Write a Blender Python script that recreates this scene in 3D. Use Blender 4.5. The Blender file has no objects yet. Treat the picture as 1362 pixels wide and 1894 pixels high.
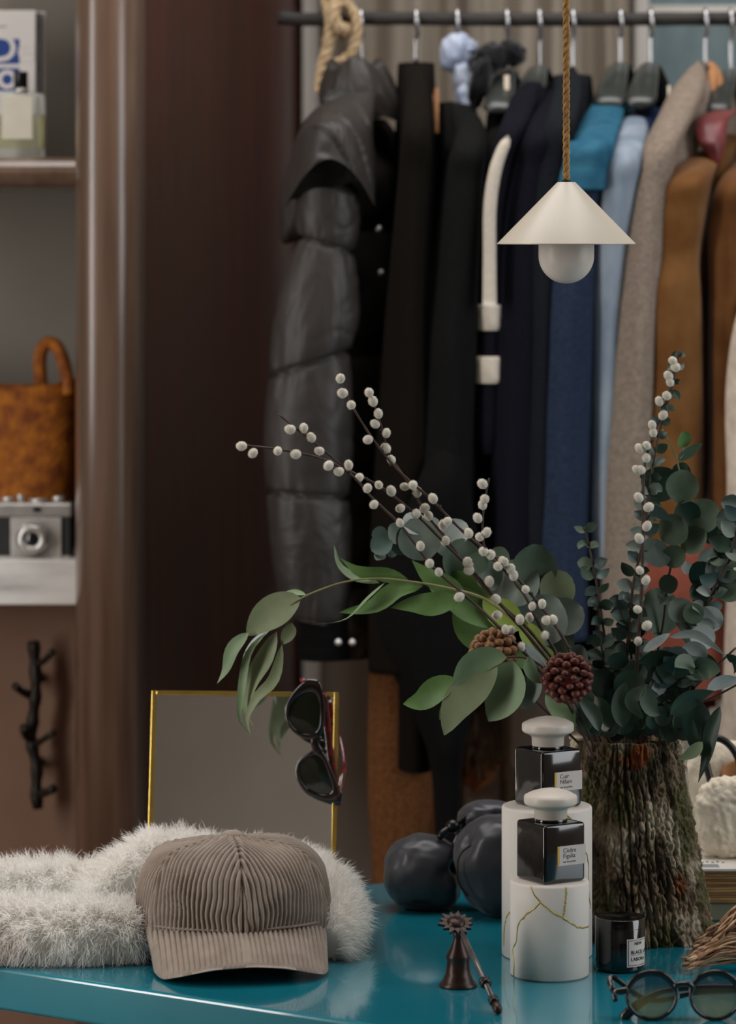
import bpy, bmesh, math, random
import numpy as np
from mathutils import Vector, Matrix, noise as mnoise

random.seed(7)
RNG = np.random.default_rng(7)
SC = bpy.context.scene
COL = SC.collection

# ------------------------------------------------------------------ camera
F = 6400.0          # focal length in pixels of the 1362 x 1894 frame
HZ = 430.0          # row of the eye level
HC = 1.48           # camera height
TT = 0.75           # table top height
cam_d = bpy.data.cameras.new('camera')
cam = bpy.data.objects.new('camera', cam_d)
COL.objects.link(cam)
cam.location = (0, 0, HC)
cam.rotation_euler = (math.pi / 2, 0, 0)
cam_d.sensor_fit = 'VERTICAL'
cam_d.sensor_height = 36.0
cam_d.lens = F * 36.0 / 1894.0
cam_d.shift_y = -(947.0 - HZ) / 1894.0
cam_d.clip_start = 0.05
cam_d.clip_end = 50
cam_d.dof.use_dof = True
cam_d.dof.focus_distance = 3.47
cam_d.dof.aperture_fstop = 4.8
SC.camera = cam

# ------------------------------------------------------------------ light
SC.view_settings.view_transform = 'Standard'
SC.view_settings.look = 'None'
SC.view_settings.gamma = 1.0
SC.view_settings.use_curve_mapping = False
SC.view_settings.exposure = 0.0
if hasattr(SC, 'cycles'):
    SC.cycles.max_bounces = 14
    SC.cycles.diffuse_bounces = 8
world = bpy.data.worlds.new('world')
SC.world = world
world.use_nodes = True
world.node_tree.nodes['Background'].inputs[0].default_value = (0.75, 0.82, 0.9, 1)
world.node_tree.nodes['Background'].inputs[1].default_value = 0.4


def area(name, loc, target, sx, sy, power, color):
    d = bpy.data.lights.new(name, 'AREA')
    d.shape = 'RECTANGLE'
    d.size, d.size_y = sx, sy
    d.energy = power
    d.color = color
    o = bpy.data.objects.new(name, d)
    COL.objects.link(o)
    o.location = loc
    o.rotation_euler = (Vector(target) - Vector(loc)).to_track_quat('-Z', 'Y').to_euler()
    return o


# daylight of the tall shop window on the right and of a roof light; added fill lamps at the left and behind
area('window_daylight', (1.9, 3.05, 1.75), (0.0, 3.75, 1.0), 1.0, 1.9, 24, (0.95, 0.97, 1.0))
area('roof_daylight', (0.0, 4.0, 2.95), (-0.02, 3.95, 0.8), 1.8, 1.3, 34, (1.0, 0.97, 0.94))
area('side_fill', (-1.9, 2.75, 1.6), (-0.1, 3.9, 1.2), 0.35, 2.4, 32, (1.0, 0.97, 0.94))  # slim lamp added to lift the left side and streak the post
area('wall_front_fill', (0.0, -0.6, 2.95), (0.0, -1.8, 1.4), 2.4, 0.9, 25, (1.0, 0.96, 0.92))  # added lamp washing the rear wall that the mirror reflects


# ------------------------------------------------------------------ helpers
def C(r, g, b):
    def f(v):
        v /= 255.0
        return v / 12.92 if v <= 0.04045 else ((v + 0.055) / 1.055) ** 2.4
    return (f(r), f(g), f(b), 1.0)


def P(px, py, Y):
    return Vector(((px - 681.0) / F * Y, Y, HC + (HZ - py) / F * Y))


def on_table(px, py, lift=0.0):
    Y = (HC - TT) * F / (py - HZ)
    return Vector(((px - 681.0) / F * Y, Y, TT + lift))


def mat(name, c1, c2=None, rough=0.6, scale=30.0, detail=4.0, bump=0.0, bscale=150.0, stretch=(1, 1, 1), metal=0.0,
        sheen=0.0, coat=0.0, spec=0.5, trans=0.0, alpha=1.0, ramp=(0.35, 0.65), bdist=0.002, ior=1.45, coat_rough=0.1):
    m = bpy.data.materials.new(name)
    m.use_nodes = True
    nt = m.node_tree
    b = nt.nodes['Principled BSDF']
    b.inputs['Roughness'].default_value = rough
    b.inputs['Metallic'].default_value = metal
    b.inputs['Specular IOR Level'].default_value = spec
    b.inputs['Sheen Weight'].default_value = sheen
    b.inputs['Sheen Roughness'].default_value = 0.4
    b.inputs['Coat Weight'].default_value = coat
    b.inputs['Coat Roughness'].default_value = coat_rough
    b.inputs['Transmission Weight'].default_value = trans
    b.inputs['Alpha'].default_value = alpha
    b.inputs['IOR'].default_value = ior
    b.inputs['Base Color'].default_value = c1
    tc = nt.nodes.new('ShaderNodeTexCoord')
    mp = nt.nodes.new('ShaderNodeMapping')
    mp.inputs['Scale'].default_value = stretch
    nt.links.new(tc.outputs['Object'], mp.inputs['Vector'])
    if c2 is not None:
        n = nt.nodes.new('ShaderNodeTexNoise')
        n.inputs['Scale'].default_value = scale
        n.inputs['Detail'].default_value = detail
        nt.links.new(mp.outputs[0], n.inputs['Vector'])
        r = nt.nodes.new('ShaderNodeValToRGB')
        r.color_ramp.elements[0].position = ramp[0]
        r.color_ramp.elements[1].position = ramp[1]
        r.color_ramp.elements[0].color = c1
        r.color_ramp.elements[1].color = c2
        nt.links.new(n.outputs[0], r.inputs[0])
        nt.links.new(r.outputs[0], b.inputs['Base Color'])
    if bump:
        n2 = nt.nodes.new('ShaderNodeTexNoise')
        n2.inputs['Scale'].default_value = bscale
        n2.inputs['Detail'].default_value = 3
        nt.links.new(mp.outputs[0], n2.inputs['Vector'])
        bp = nt.nodes.new('ShaderNodeBump')
        bp.inputs['Strength'].default_value = bump
        bp.inputs['Distance'].default_value = bdist
        nt.links.new(n2.outputs[0], bp.inputs['Height'])
        nt.links.new(bp.outputs[0], b.inputs['Normal'])
    return m


ORG = {}


def thing(name, label, cat, loc=(0, 0, 0), group=None):
    o = bpy.data.objects.new(name, None)
    o.empty_display_size = 0.02
    COL.objects.link(o)
    o.location = loc
    ORG[o.name] = Vector(loc)
    tag(o, label, cat, group)
    return o


def tag(o, label=None, cat=None, group=None, kind=None):
    if label:
        o['label'] = label
    if cat:
        o['category'] = cat
    if group:
        o['group'] = group
    if kind:
        o['kind'] = kind
    return o


def mesh(name, V, Fc, m, parent=None, smooth=True, loc=None, label=None):
    """A mesh object from world-space vertices; the origin is the parent's, or loc."""
    if parent is not None:
        org = ORG[parent.name]
    else:
        org = Vector(loc) if loc is not None else Vector((0, 0, 0))
    V = np.asarray([tuple(v) for v in V] if not isinstance(V, np.ndarray) else V, dtype=np.float64) - np.array(org)
    me = bpy.data.meshes.new(name)
    me.from_pydata(V.tolist(), [], [list(map(int, f)) for f in Fc])
    if smooth:
        me.polygons.foreach_set('use_smooth', [True] * len(me.polygons))
    for mm in (m if isinstance(m, (list, tuple)) else [m]):
        me.materials.append(mm)
    me.update()
    o = bpy.data.objects.new(name, me)
    COL.objects.link(o)
    if parent is not None:
        o.parent = parent
    else:
        o.location = org
    ORG[o.name] = org
    if label:
        o['label'] = label
    return o


def merge(*vfs):
    V, Fc = [], []
    for v, f in vfs:
        k = len(V)
        V += [tuple(x) for x in v]
        Fc += [[i + k for i in ff] for ff in f]
    return V, Fc


def grid_faces(nu, nv, wrap_u=False, wrap_v=False):
    """Vertices indexed v*nu+u."""
    Fc = []
    for j in range(nv if wrap_v else nv - 1):
        for i in range(nu if wrap_u else nu - 1):
            a = j * nu + i
            b = j * nu + (i + 1) % nu
            c = ((j + 1) % nv) * nu + (i + 1) % nu
            d = ((j + 1) % nv) * nu + i
            Fc.append((a, b, c, d))
    return Fc


def cat(pts, n):
    """Catmull-Rom through pts (any dimension), n samples, spread by chord length."""
    pts = np.array([tuple(p) for p in pts], dtype=float)
    if len(pts) == 2:
        t = np.linspace(0, 1, n)[:, None]
        return pts[0] * (1 - t) + pts[1] * t
    d = np.linalg.norm(np.diff(pts, axis=0), axis=1) + 1e-9
    s = np.concatenate([[0], np.cumsum(d)])
    ts = np.linspace(0, s[-1], n)
    ext = np.vstack([2 * pts[0] - pts[1], pts, 2 * pts[-1] - pts[-2]])
    out = []
    for t in ts:
        k = min(max(np.searchsorted(s, t, side='right') - 1, 0), len(d) - 1)
        x = (t - s[k]) / d[k]
        p0, p1, p2, p3 = ext[k], ext[k + 1], ext[k + 2], ext[k + 3]
        # tangents for uneven spacing
        dk = d[k]
        dm = d[k - 1] if k > 0 else dk
        dp = d[k + 1] if k < len(d) - 1 else dk
        m1 = (p2 - p0) / (dm + dk) * dk
        m2 = (p3 - p1) / (dk + dp) * dk
        x2, x3 = x * x, x * x * x
        out.append((2 * x3 - 3 * x2 + 1) * p1 + (x3 - 2 * x2 + x) * m1 + (-2 * x3 + 3 * x2) * p2 + (x3 - x2) * m2)
    return np.array(out)


def tube(path, radii, n=8, caps=True, flat=1.0, up=None):
    path = [Vector(p) for p in path]
    k = len(path)
    if not hasattr(radii, '__len__'):
        radii = [radii] * k
    V, Fc = [], []
    t0 = (path[1] - path[0]).normalized()
    ref = Vector(up) if up is not None else (Vector((0, 0, 1)) if abs(t0.z) < 0.9 else Vector((1, 0, 0)))
    nrm = (ref - t0 * ref.dot(t0)).normalized()
    for i in range(k):
        t = (path[min(i + 1, k - 1)] - path[max(i - 1, 0)])
        t = t.normalized() if t.length > 1e-9 else t0
        nrm = nrm - t * nrm.dot(t)
        if nrm.length < 1e-6:
            nrm = t.orthogonal()
        nrm.normalize()
        bi = t.cross(nrm)
        for j in range(n):
            a = 2 * math.pi * j / n
            V.append(path[i] + (nrm * math.cos(a) * flat + bi * math.sin(a)) * radii[i])
    Fc = grid_faces(n, k, wrap_u=True)
    if caps:
        Fc.append(tuple(reversed(range(n))))
        Fc.append(tuple(range((k - 1) * n, k * n)))
    return V, Fc


def lathe(profile, center, n=32, axis=(0, 0, 1), sx=1.0, sy=1.0):
    """profile: list of (r, h) along axis from center."""
    q = Vector((0, 0, 1)).rotation_difference(Vector(axis))
    c = Vector(center)
    V = []
    for r, h in profile:
        for j in range(n):
            a = 2 * math.pi * j / n
            V.append(c + q @ Vector((r * sx * math.cos(a), r * sy * math.sin(a), h)))
    Fc = grid_faces(n, len(profile), wrap_u=True)
    if profile[0][0] > 1e-6:
        Fc.append(tuple(reversed(range(n))))
    if profile[-1][0] > 1e-6:
        Fc.append(tuple(range((len(profile) - 1) * n, len(profile) * n)))
    return V, Fc


def bev_box(cx, cy, cz, sx, sy, sz, bev=0.0, rot=0.0, seg=2):
    bm = bmesh.new()
    bmesh.ops.create_cube(bm, size=1.0)
    bmesh.ops.scale(bm, vec=(sx, sy, sz), verts=bm.verts)
    if bev > 0:
        bmesh.ops.bevel(bm, geom=list(bm.edges), offset=bev, segments=seg, profile=0.5, affect='EDGES')
    bmesh.ops.rotate(bm, cent=(0, 0, 0), matrix=Matrix.Rotation(rot, 3, 'Z'), verts=bm.verts)
    bmesh.ops.translate(bm, vec=(cx, cy, cz), verts=bm.verts)
    bm.verts.index_update()
    V = [v.co.copy() for v in bm.verts]
    Fc = [[v.index for v in f.verts] for f in bm.faces]
    bm.free()
    return V, Fc


def box2(x0, x1, y0, y1, z0, z1, bev=0.0, seg=2):
    return bev_box((x0 + x1) / 2, (y0 + y1) / 2, (z0 + z1) / 2, x1 - x0, y1 - y0, z1 - z0, bev, 0, seg)


def sphere(c, rx, ry, rz, nu=20, nv=12, disp=None, rot=None):
    V = []
    for j in range(nv):
        ph = math.pi * j / (nv - 1)
        for i in range(nu):
            th = 2 * math.pi * i / nu
            d = Vector((math.sin(ph) * math.cos(th), math.sin(ph) * math.sin(th), math.cos(ph)))
            s = 1.0 if disp is None else disp(d)
            p = Vector((d.x * rx * s, d.y * ry * s, d.z * rz * s))
            if rot is not None:
                p = rot @ p
            V.append(Vector(c) + p)
    return V, grid_faces(nu, nv, wrap_u=True)


def N3(x, y, z):
    return mnoise.noise(Vector((x, y, z)))


def text_mesh(name, s, size, m, parent, origin, xdir, ydir, extrude=0.0001, align='LEFT', bold=0.0, wrap=None):
    cu = bpy.data.curves.new(name, 'FONT')
    cu.body = s
    cu.size = size
    cu.extrude = extrude
    cu.offset = bold
    cu.align_x = align
    cu.resolution_u = 3
    tmp = bpy.data.objects.new('tmp_text', cu)
    COL.objects.link(tmp)
    dg = bpy.context.evaluated_depsgraph_get()
    me = bpy.data.meshes.new_from_object(tmp.evaluated_get(dg))
    bpy.data.objects.remove(tmp)
    bpy.data.curves.remove(cu)
    xd, yd = Vector(xdir).normalized(), Vector(ydir).normalized()
    zd = xd.cross(yd)
    V = []
    for v in me.vertices:
        p = Vector(origin) + xd * v.co.x + yd * v.co.y + zd * v.co.z
        if wrap:
            p = wrap(v.co.x, v.co.y, v.co.z)
        V.append(p)
    Fc = [list(p.vertices) for p in me.polygons]
    bpy.data.meshes.remove(me)
    return mesh(name, V, Fc, m, parent, smooth=False)


def solid_poly(pts, back):
    """Prism between polygon pts (list of Vector) and the same moved by back."""
    n = len(pts)
    V = list(pts) + [p + back for p in pts]
    Fc = [tuple(range(n)), tuple(reversed(range(n, 2 * n)))]
    for i in range(n):
        j = (i + 1) % n
        Fc.append((i, i + n, j + n, j))
    return V, Fc


# ------------------------------------------------------------------ the setting
m_grey_wall = mat('grey_plaster', C(172, 163, 152), C(180, 171, 160), 0.9, 3, bump=0.1, bscale=60)
m_ceiling = mat('ceiling_paint', C(150, 142, 132), C(156, 149, 139), 0.95, 2)
m_floor = mat('floor_wood', C(92, 62, 42), C(120, 84, 60), 0.5, 4, stretch=(1, 12, 1))
m_wood = mat('polished_brown_wood', C(106, 82, 66), C(82, 59, 45), 0.36, 9, 6, stretch=(5, 5, 0.35), coat=1.0, coat_rough=0.28)
m_darkwood = mat('dark_polished_wood', C(50, 13, 8), C(74, 26, 15), 0.34, 9, 6, stretch=(5, 5, 0.3), coat=0.3, coat_rough=0.3)
m_trim = mat('white_paint', C(214, 208, 200), C(222, 216, 208), 0.6, 5)


def struct(name, vf, m, smooth=False):
    o = mesh(name, vf[0], vf[1], m, smooth=smooth)
    o['kind'] = 'structure'
    return o


struct('floor', box2(-2.2, 2.2, -2.0, 5.5, -0.05, 0.0), m_floor)
struct('ceiling', box2(-2.2, 2.2, -2.0, 5.5, 3.0, 3.05), m_ceiling)
struct('wall_front', box2(-2.2, 2.2, -2.05, -2.0, 0.0, 3.0), m_grey_wall)
struct('wall_right', box2(2.2, 2.25, -2.0, 5.5, 0.0, 3.0), m_grey_wall)
struct('wall_left', box2(-2.25, -2.2, -2.0, 5.5, 0.0, 3.0), m_grey_wall)
struct('wall_back', box2(-2.2, 2.2, 5.30, 5.36, 0.0, 3.0), m_grey_wall)

# polished dark wood side panel of the wardrobe bay, running back from the shelf post
pa, pb = P(236, 0, 4.40), P(566, 0, 5.25)
pa.z = pb.z = 0.0
pd = (pb - pa).normalized()
pn = Vector((-pd.y, pd.x, 0))
V, Fc = solid_poly([pa, pb, pb + pn * 0.03, pa + pn * 0.03], Vector((0, 0, 3.0)))
struct('wall_panel', (V, Fc), m_darkwood)
# white trim at the end of the panel and beside the window pane
t0 = P(560, 0, 5.22)
struct('trim_1', box2(t0.x, t0.x + 0.026, 5.20, 5.30, 0.0, 3.0, 0.003), m_trim)
t0 = P(1172, 0, 5.24)
struct('trim_2', box2(t0.x, t0.x + 0.022, 5.22, 5.30, 0.9, 3.0, 0.003), m_trim)

# window with weathered blue-green glass
m_glass = mat('frosted_teal_glass', C(100, 120, 124), C(130, 146, 149), 0.25, 26, 5, stretch=(1, 1, 0.4), ramp=(0.3, 0.75), bump=0.3, bscale=40)
w0, w1 = P(1200, 0, 5.25), P(1480, 0, 5.25)
win = mesh('window_1', *box2(w0.x - 0.005, w1.x + 0.02, 5.262, 5.30, 1.50, 2.6, 0.002), m_trim, smooth=False)
win['kind'] = 'structure'
mesh('window_pane', *box2(w0.x, w1.x, 5.250, 5.2615, 1.55, 2.55), m_glass, win, smooth=False)
mesh('glazing_bar', *box2(w0.x, w1.x, 5.236, 5.250, P(0, 18, 5.24).z - 0.006, P(0, 18, 5.24).z + 0.006, 0.002), m_trim, win, smooth=False)

# ------------------------------------------------------------------ table
m_teal = mat('teal_lacquer', C(20, 118, 136), C(26, 128, 146), 0.16, 6, 4, bump=0.03, bscale=30, spec=0.5, coat=0.9, coat_rough=0.05)
A_ = Vector((-0.5845, 3.581, 0))
B_ = A_ + Vector((0.832, -0.555, 0)) * 1.35
D_ = A_ + Vector((0.892, 0.451, 0)) * 1.27
C_ = Vector((1.30, 3.35, 0))
tbl = thing('display_table', 'glossy teal lacquered table carrying the cap and the flowers', 'table', (0.2, 3.5, 0))
bm = bmesh.new()
vs = [bm.verts.new((p.x, p.y, TT)) for p in (A_, B_, C_, D_)]
f = bm.faces.new(vs)
ex = bmesh.ops.extrude_face_region(bm, geom=[f])
bmesh.ops.translate(bm, vec=(0, 0, -0.042), verts=[v for v in ex['geom'] if isinstance(v, bmesh.types.BMVert)])
bmesh.ops.recalc_face_normals(bm, faces=bm.faces)
bmesh.ops.bevel(bm, geom=list(bm.edges), offset=0.0035, segments=3, profile=0.5, affect='EDGES')
bm.verts.index_update()
mesh('table_top', [v.co.copy() for v in bm.verts], [[v.index for v in f.verts] for f in bm.faces], m_teal, tbl, smooth=False)
bm.free()
cen = (A_ + B_ + C_ + D_) / 4
for p in (A_, B_, C_, D_):
    q = p + (cen - p).normalized() * 0.12
    mesh('leg', *tube([(q.x, q.y, 0.0), (q.x, q.y, TT - 0.042)], 0.024, 16), m_teal, tbl)

# ------------------------------------------------------------------ shelf unit at the left
m_niche = mat('niche_grey', C(120, 114, 106), C(128, 122, 113), 0.9, 4)
m_lowpanel = mat('brown_panel', C(118, 90, 74), C(128, 98, 80), 0.85, 5)
m_marble = mat('white_marble', C(214, 210, 205), C(150, 148, 146), 0.3, 9, 8, stretch=(0.6, 1, 2.4), ramp=(0.48, 0.72))
YP = 4.30
sx0 = P(-260, 0, YP).x
shelf = thing('wall_shelf', 'tall brown wooden shelving with a rounded upright post at the left', 'shelf', (sx0, 4.4, 0))
# rounded upright
c0, c1 = P(133, 0, YP).x, P(252, 0, YP).x
prof = []
for k in range(25):
    a = math.pi * k / 24
    prof.append(((c0 + c1) / 2 - (c1 - c0) / 2 * math.copysign(abs(math.cos(a)) ** 0.8, math.cos(a)), 4.36 - 0.055 * math.sin(a) ** 0.8))
prof += [(c1, 4.62), (c0, 4.62)]
V, Fc = solid_poly([Vector((x, y, 0.0)) for x, y in prof], Vector((0, 0, 3.0)))
mesh('post', V, Fc, m_wood, shelf, smooth=False).data.polygons.foreach_set('use_smooth', [len(f) == 4 for f in Fc])
xr = c0 + 0.002
mesh('back_panel', *box2(sx0, xr, 4.60, 4.62, P(0, 1090, 4.55).z, 3.0), m_niche, shelf, smooth=False)
mesh('lower_panel', *box2(sx0, xr, 4.44, 4.46, 0.0, P(0, 1112, 4.44).z), m_lowpanel, shelf, smooth=False)
z1, z0 = P(0, 290, 4.34).z, P(0, 348, 4.34).z
prof = [(4.60, z1), (4.37, z1)] + [(4.37 - 0.03 * math.sin(math.pi * k / 8), (z0 + z1) / 2 + (z1 - z0) / 2 * math.cos(math.pi * k / 8)) for k in range(1, 8)] + [(4.37, z0), (4.60, z0)]
V, Fc = solid_poly([Vector((sx0, y, z)) for y, z in prof], Vector((xr - sx0, 0, 0)))
mesh('shelf_board', V, Fc, m_wood, shelf, smooth=False)
mz1, mz0 = P(0, 1036, 4.36).z, P(0, 1119, 4.36).z
mesh('marble_slab', *box2(sx0, xr, 4.36, 4.60, mz0, mz1, 0.002), m_marble, shelf, smooth=False, label='white veined marble slab')
SHELF_Z, MARBLE_Z = z1, mz1
# ------------------------------------------------------------------ things on the shelves
m_white_print = mat('white_board', C(205, 200, 198), C(212, 207, 204), 0.7, 10)
m_blue_ink = mat('blue_ink', C(30, 62, 132), None, 0.7)
m_black_plastic = mat('black_plastic', C(10, 10, 11), None, 0.3)
m_paper = mat('cream_paper', C(202, 196, 180), C(210, 204, 190), 0.8, 40)
m_clear = mat('clear_glass', C(240, 245, 240), None, 0.05, trans=0.9, ior=1.3)
m_liquid = mat('yellow_liquid', C(226, 222, 176), None, 0.1, trans=0.85, ior=1.33)
m_silver = mat('satin_silver', C(205, 202, 198), C(190, 187, 184), 0.3, 60, metal=0.7)
m_chrome = mat('chrome_wire', C(205, 205, 208), None, 0.25, metal=0.9)

Yb = 4.47
b0, b1 = P(-120, 0, Yb).x, P(66, 0, Yb).x
zt = P(0, 19, Yb).z
bk = thing('boxed_book', 'white slipcased book with blue lettering standing on the upper shelf', 'book', ((b0 + b1) / 2, Yb, SHELF_Z))
cover = mesh('cover', *box2(b0, b1, Yb, Yb + 0.004, SHELF_Z, zt, 0.001), m_white_print, bk, smooth=False)
mesh('page_block', *box2(b0, b1 + 0.006, Yb + 0.004, Yb + 0.03, SHELF_Z, zt - 0.003), mat('grey_page_edge', C(70, 66, 66), C(90, 86, 84), 0.8, 80), bk, smooth=False)
mesh('back_cover', *box2(b0, P(84, 0, Yb + 0.03).x, Yb + 0.03, Yb + 0.035, SHELF_Z, zt, 0.001), m_white_print, bk, smooth=False)
for (ya, yb_, s) in ((72, 118, 'De'), (126, 168, 'lo')):
    q = mesh('printed_panel', *box2(b0 + 0.01, P(36, 0, Yb).x, Yb - 0.0004, Yb, P(0, yb_, Yb).z, P(0, ya, Yb).z), m_blue_ink, bk, smooth=False)
    text_mesh('lettering', s, 0.050, m_white_print, q, (P(-22, 0, Yb).x, Yb - 0.0005, P(0, yb_ - 5, Yb).z), (1, 0, 0), (0, 0, 1), 0.0002, bold=0.0008)
mesh('small_print', *box2(P(-20, 0, Yb).x, P(12, 0, Yb).x, Yb - 0.0003, Yb, P(0, 51, Yb).z, P(0, 47, Yb).z), mat('grey_print', C(165, 160, 158), None, 0.8), bk, smooth=False)

Yb = 4.40
b0, b1 = P(-24, 0, Yb).x, P(80, 0, Yb).x
pf = thing('perfume_flask', 'clear square perfume bottle with cream label and black cap on upper shelf', 'perfume bottle', ((b0 + b1) / 2, Yb + 0.02, SHELF_Z))
zb = P(0, 172, Yb).z
mesh('glass_body', *box2(b0, b1, Yb, Yb + 0.035, SHELF_Z, zb, 0.006, 3), m_clear, pf)
mesh('liquid', *box2(b0 + 0.005, b1 - 0.004, Yb + 0.005, Yb + 0.03, SHELF_Z + 0.012, P(0, 212, Yb).z, 0.004), m_liquid, pf)
mesh('paper_label', *box2(P(4, 0, Yb).x, P(60, 0, Yb).x, Yb - 0.0008, Yb - 0.0002, P(0, 257, Yb).z, P(0, 178, Yb).z), m_paper, pf, smooth=False)
cx = P(36, 0, Yb).x
mesh('collar', *lathe([(0.0095, 0), (0.0095, 0.006), (0.008, 0.007)], (cx, Yb + 0.017, zb), 20), m_silver, pf)
mesh('cap', *lathe([(0.009, 0.006), (0.009, 0.027), (0.0085, 0.028), (0, 0.028)], (cx, Yb + 0.017, zb), 20), m_black_plastic, pf)

# straw basket
m_straw = mat('orange_straw', C(176, 104, 20), C(120, 58, 12), 0.75, 55, 5, bump=0.6, bscale=160, bdist=0.003)
Yb = 4.53
bc = P(10, 0, Yb).x
bas = thing('straw_basket', 'orange woven straw basket with one looped handle on the marble shelf', 'basket', (bc, Yb, MARBLE_Z))
zt = P(0, 706, Yb).z
V, nu, nv = [], 120, 40
for j in range(nv):
    t = j / (nv - 1)
    z = MARBLE_Z + (zt - MARBLE_Z) * t
    for i in range(nu):
        a = 2 * math.pi * i / nu
        bulge = 1.0 - 0.10 * (1 - t) ** 2
        ce, se = math.cos(a), math.sin(a)
        x = 0.098 * bulge * math.copysign(abs(ce) ** 0.6, ce)
        y = 0.060 * bulge * math.copysign(abs(se) ** 0.7, se)
        w = 0.0014 * math.sin(a * 30 + (j % 2) * math.pi)
        rim = 0.006 * math.cos(a * 2 + 0.4) * t ** 4
        V.append((bc + x * (1 + w / 0.09), Yb + y * (1 + w / 0.06), z + rim))
Fc = grid_faces(nu, nv, wrap_u=True)
Fc.append(tuple(reversed(range(nu))))
mesh('woven_body', V, Fc, m_straw, bas)
hp = [P(78, 722, 4.50), P(74, 690, 4.50), P(76, 650, 4.51), P(88, 634, 4.51), P(104, 640, 4.51), P(117, 668, 4.50), P(124, 700, 4.49), P(127, 730, 4.485)]
mesh('handle', *tube(cat(hp, 30), 0.0088, 10), m_straw, bas)

# film camera
m_leatherette = mat('black_leatherette', C(26, 25, 24), C(38, 36, 35), 0.6, 300, bump=0.3, bscale=500)
Yc = 4.40
k0, k1 = P(-22, 0, Yc).x, P(132, 0, Yc).x
kc = P(62, 0, Yc).x
fc = thing('film_camera', 'vintage silver and black film camera on the marble shelf', 'camera', ((k0 + k1) / 2, Yc + 0.02, MARBLE_Z))
zz = lambda py: P(0, py, Yc).z
mesh('body', *box2(k0, k1, Yc, Yc + 0.036, zz(1032), zz(956), 0.003), m_leatherette, fc, smooth=False)
mesh('top_plate', *box2(k0 - 0.001, k1 + 0.001, Yc - 0.002, Yc + 0.038, zz(957), zz(931), 0.004, 3), m_silver, fc, smooth=False)
mesh('base_plate', *box2(k0, k1, Yc - 0.002, Yc + 0.037, MARBLE_Z, zz(1030), 0.002), m_silver, fc, smooth=False)
mesh('front_plate', *box2(P(20, 0, Yc).x, P(114, 0, Yc).x, Yc - 0.004, Yc + 0.002, zz(1031), zz(957), 0.001), mat('brushed_silver', C(172, 168, 163), C(184, 180, 175), 0.45, 80, metal=0.3), fc, smooth=False)
lz = zz(995)
lens = mesh('lens_barrel', *lathe([(0.0215, 0), (0.0215, 0.008), (0.019, 0.010), (0.0185, 0.018), (0.016, 0.0205), (0.011, 0.0205), (0.009, 0.016)], (kc, Yc - 0.004, lz), 36, (0, -1, 0)), m_silver, fc)
mesh('lens_glass', *lathe([(0.0105, 0.015), (0.008, 0.0175), (0.004, 0.019), (0, 0.0195)], (kc, Yc - 0.004, lz), 24, (0, -1, 0)), mat('lens_glass', C(14, 16, 20), None, 0.05, coat=1), lens)
mesh('viewfinder', *box2(P(62, 0, Yc).x, P(76, 0, Yc).x, Yc - 0.0035, Yc - 0.001, zz(946), zz(938)), m_black_plastic, fc, smooth=False)
for px, r, h in ((12, 0.008, 0.006), (36, 0.005, 0.009), (68, 0.012, 0.004), (106, 0.008, 0.007)):
    mesh('dial', *lathe([(r, 0), (r, h), (r * 0.9, h + 0.001), (0, h + 0.001)], (P(px, 0, Yc).x, Yc + 0.018, zz(931)), 20), m_silver, fc)
for px in (9, 124):
    mesh('foot_screw', *lathe([(0.004, 0), (0.004, 0.004), (0, 0.005)], (P(px, 0, Yc).x, Yc - 0.002, zz(1034)), 14, (0, -1, 0)), m_silver, fc)

# branch shaped wall hook
m_bronze = mat('dark_bronze', C(46, 42, 36), C(30, 27, 24), 0.45, 60, metal=0.6, bump=0.4, bscale=200)
Yh = 4.405
hk = thing('branch_wall_hook', 'dark bronze twig shaped hook on the brown panel', 'wall hook', P(68, 1340, 4.43))
stem = [P(62, 1186, Yh), P(65, 1230, Yh), P(66, 1280, Yh - 0.004), P(60, 1340, Yh), P(58, 1370, Yh), P(68, 1420, Yh), P(67, 1460, Yh), P(70, 1496, Yh)]
mesh('stem', *tube(cat(stem, 26), [0.0075 + 0.0012 * math.sin(k * 1.7) for k in range(26)], 8), m_bronze, hk)
for pts, r in (([P(66, 1228, Yh), P(82, 1222, Yh - 0.02), P(98, 1204, Yh - 0.03)], 0.0045), ([P(58, 1286, Yh), P(42, 1280, Yh - 0.015), P(27, 1268, Yh - 0.025)], 0.0055),
               ([P(62, 1370, Yh), P(48, 1360, Yh - 0.01), P(44, 1345, Yh - 0.02)], 0.006), ([P(64, 1378, Yh), P(80, 1368, Yh - 0.03), P(100, 1354, Yh - 0.04)], 0.0045),
               ([P(68, 1468, Yh), P(84, 1466, Yh - 0.02), P(100, 1458, Yh - 0.03)], 0.006)):
    mesh('twig', *tube(cat(pts, 8), [r, r, r, r * 0.95, r * 0.9, r * 0.9, r * 0.95, r], 8), m_bronze, hk)
for py in (1258, 1416):
    a = P(67, py, Yh)
    mesh('wall_mount', *tube([a, (a.x, 4.44, a.z)], 0.007, 10), m_bronze, hk)

# ------------------------------------------------------------------ curtain, rail, ropes
m_curtain = mat('grey_linen', C(152, 142, 128), C(162, 151, 137), 0.9, 40, stretch=(1, 1, 0.1), bump=0.2, bscale=300)
YC = 5.12


def curtain(x0, x1, z0, z1, label, ph):
    nu, nv = 260, 20
    V = []
    for j in range(nv):
        z = z1 + (z0 - z1) * j / (nv - 1)
        for i in range(nu):
            u = i / (nu - 1)
            x = x0 + (x1 - x0) * u
            d = 0.035 * math.sin(x * 62 + ph + 1.3 * math.sin(x * 17)) + 0.012 * math.sin(x * 150 + ph)
            V.append((x + 0.008 * math.sin(z * 3 + x * 30), YC + d * (0.85 + 0.1 * math.sin(z * 2.2)), z))
    o = mesh('curtain', V, grid_faces(nu, nv), m_curtain, loc=((x0 + x1) / 2, YC, z0))
    return tag(o, label, 'curtain')


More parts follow.
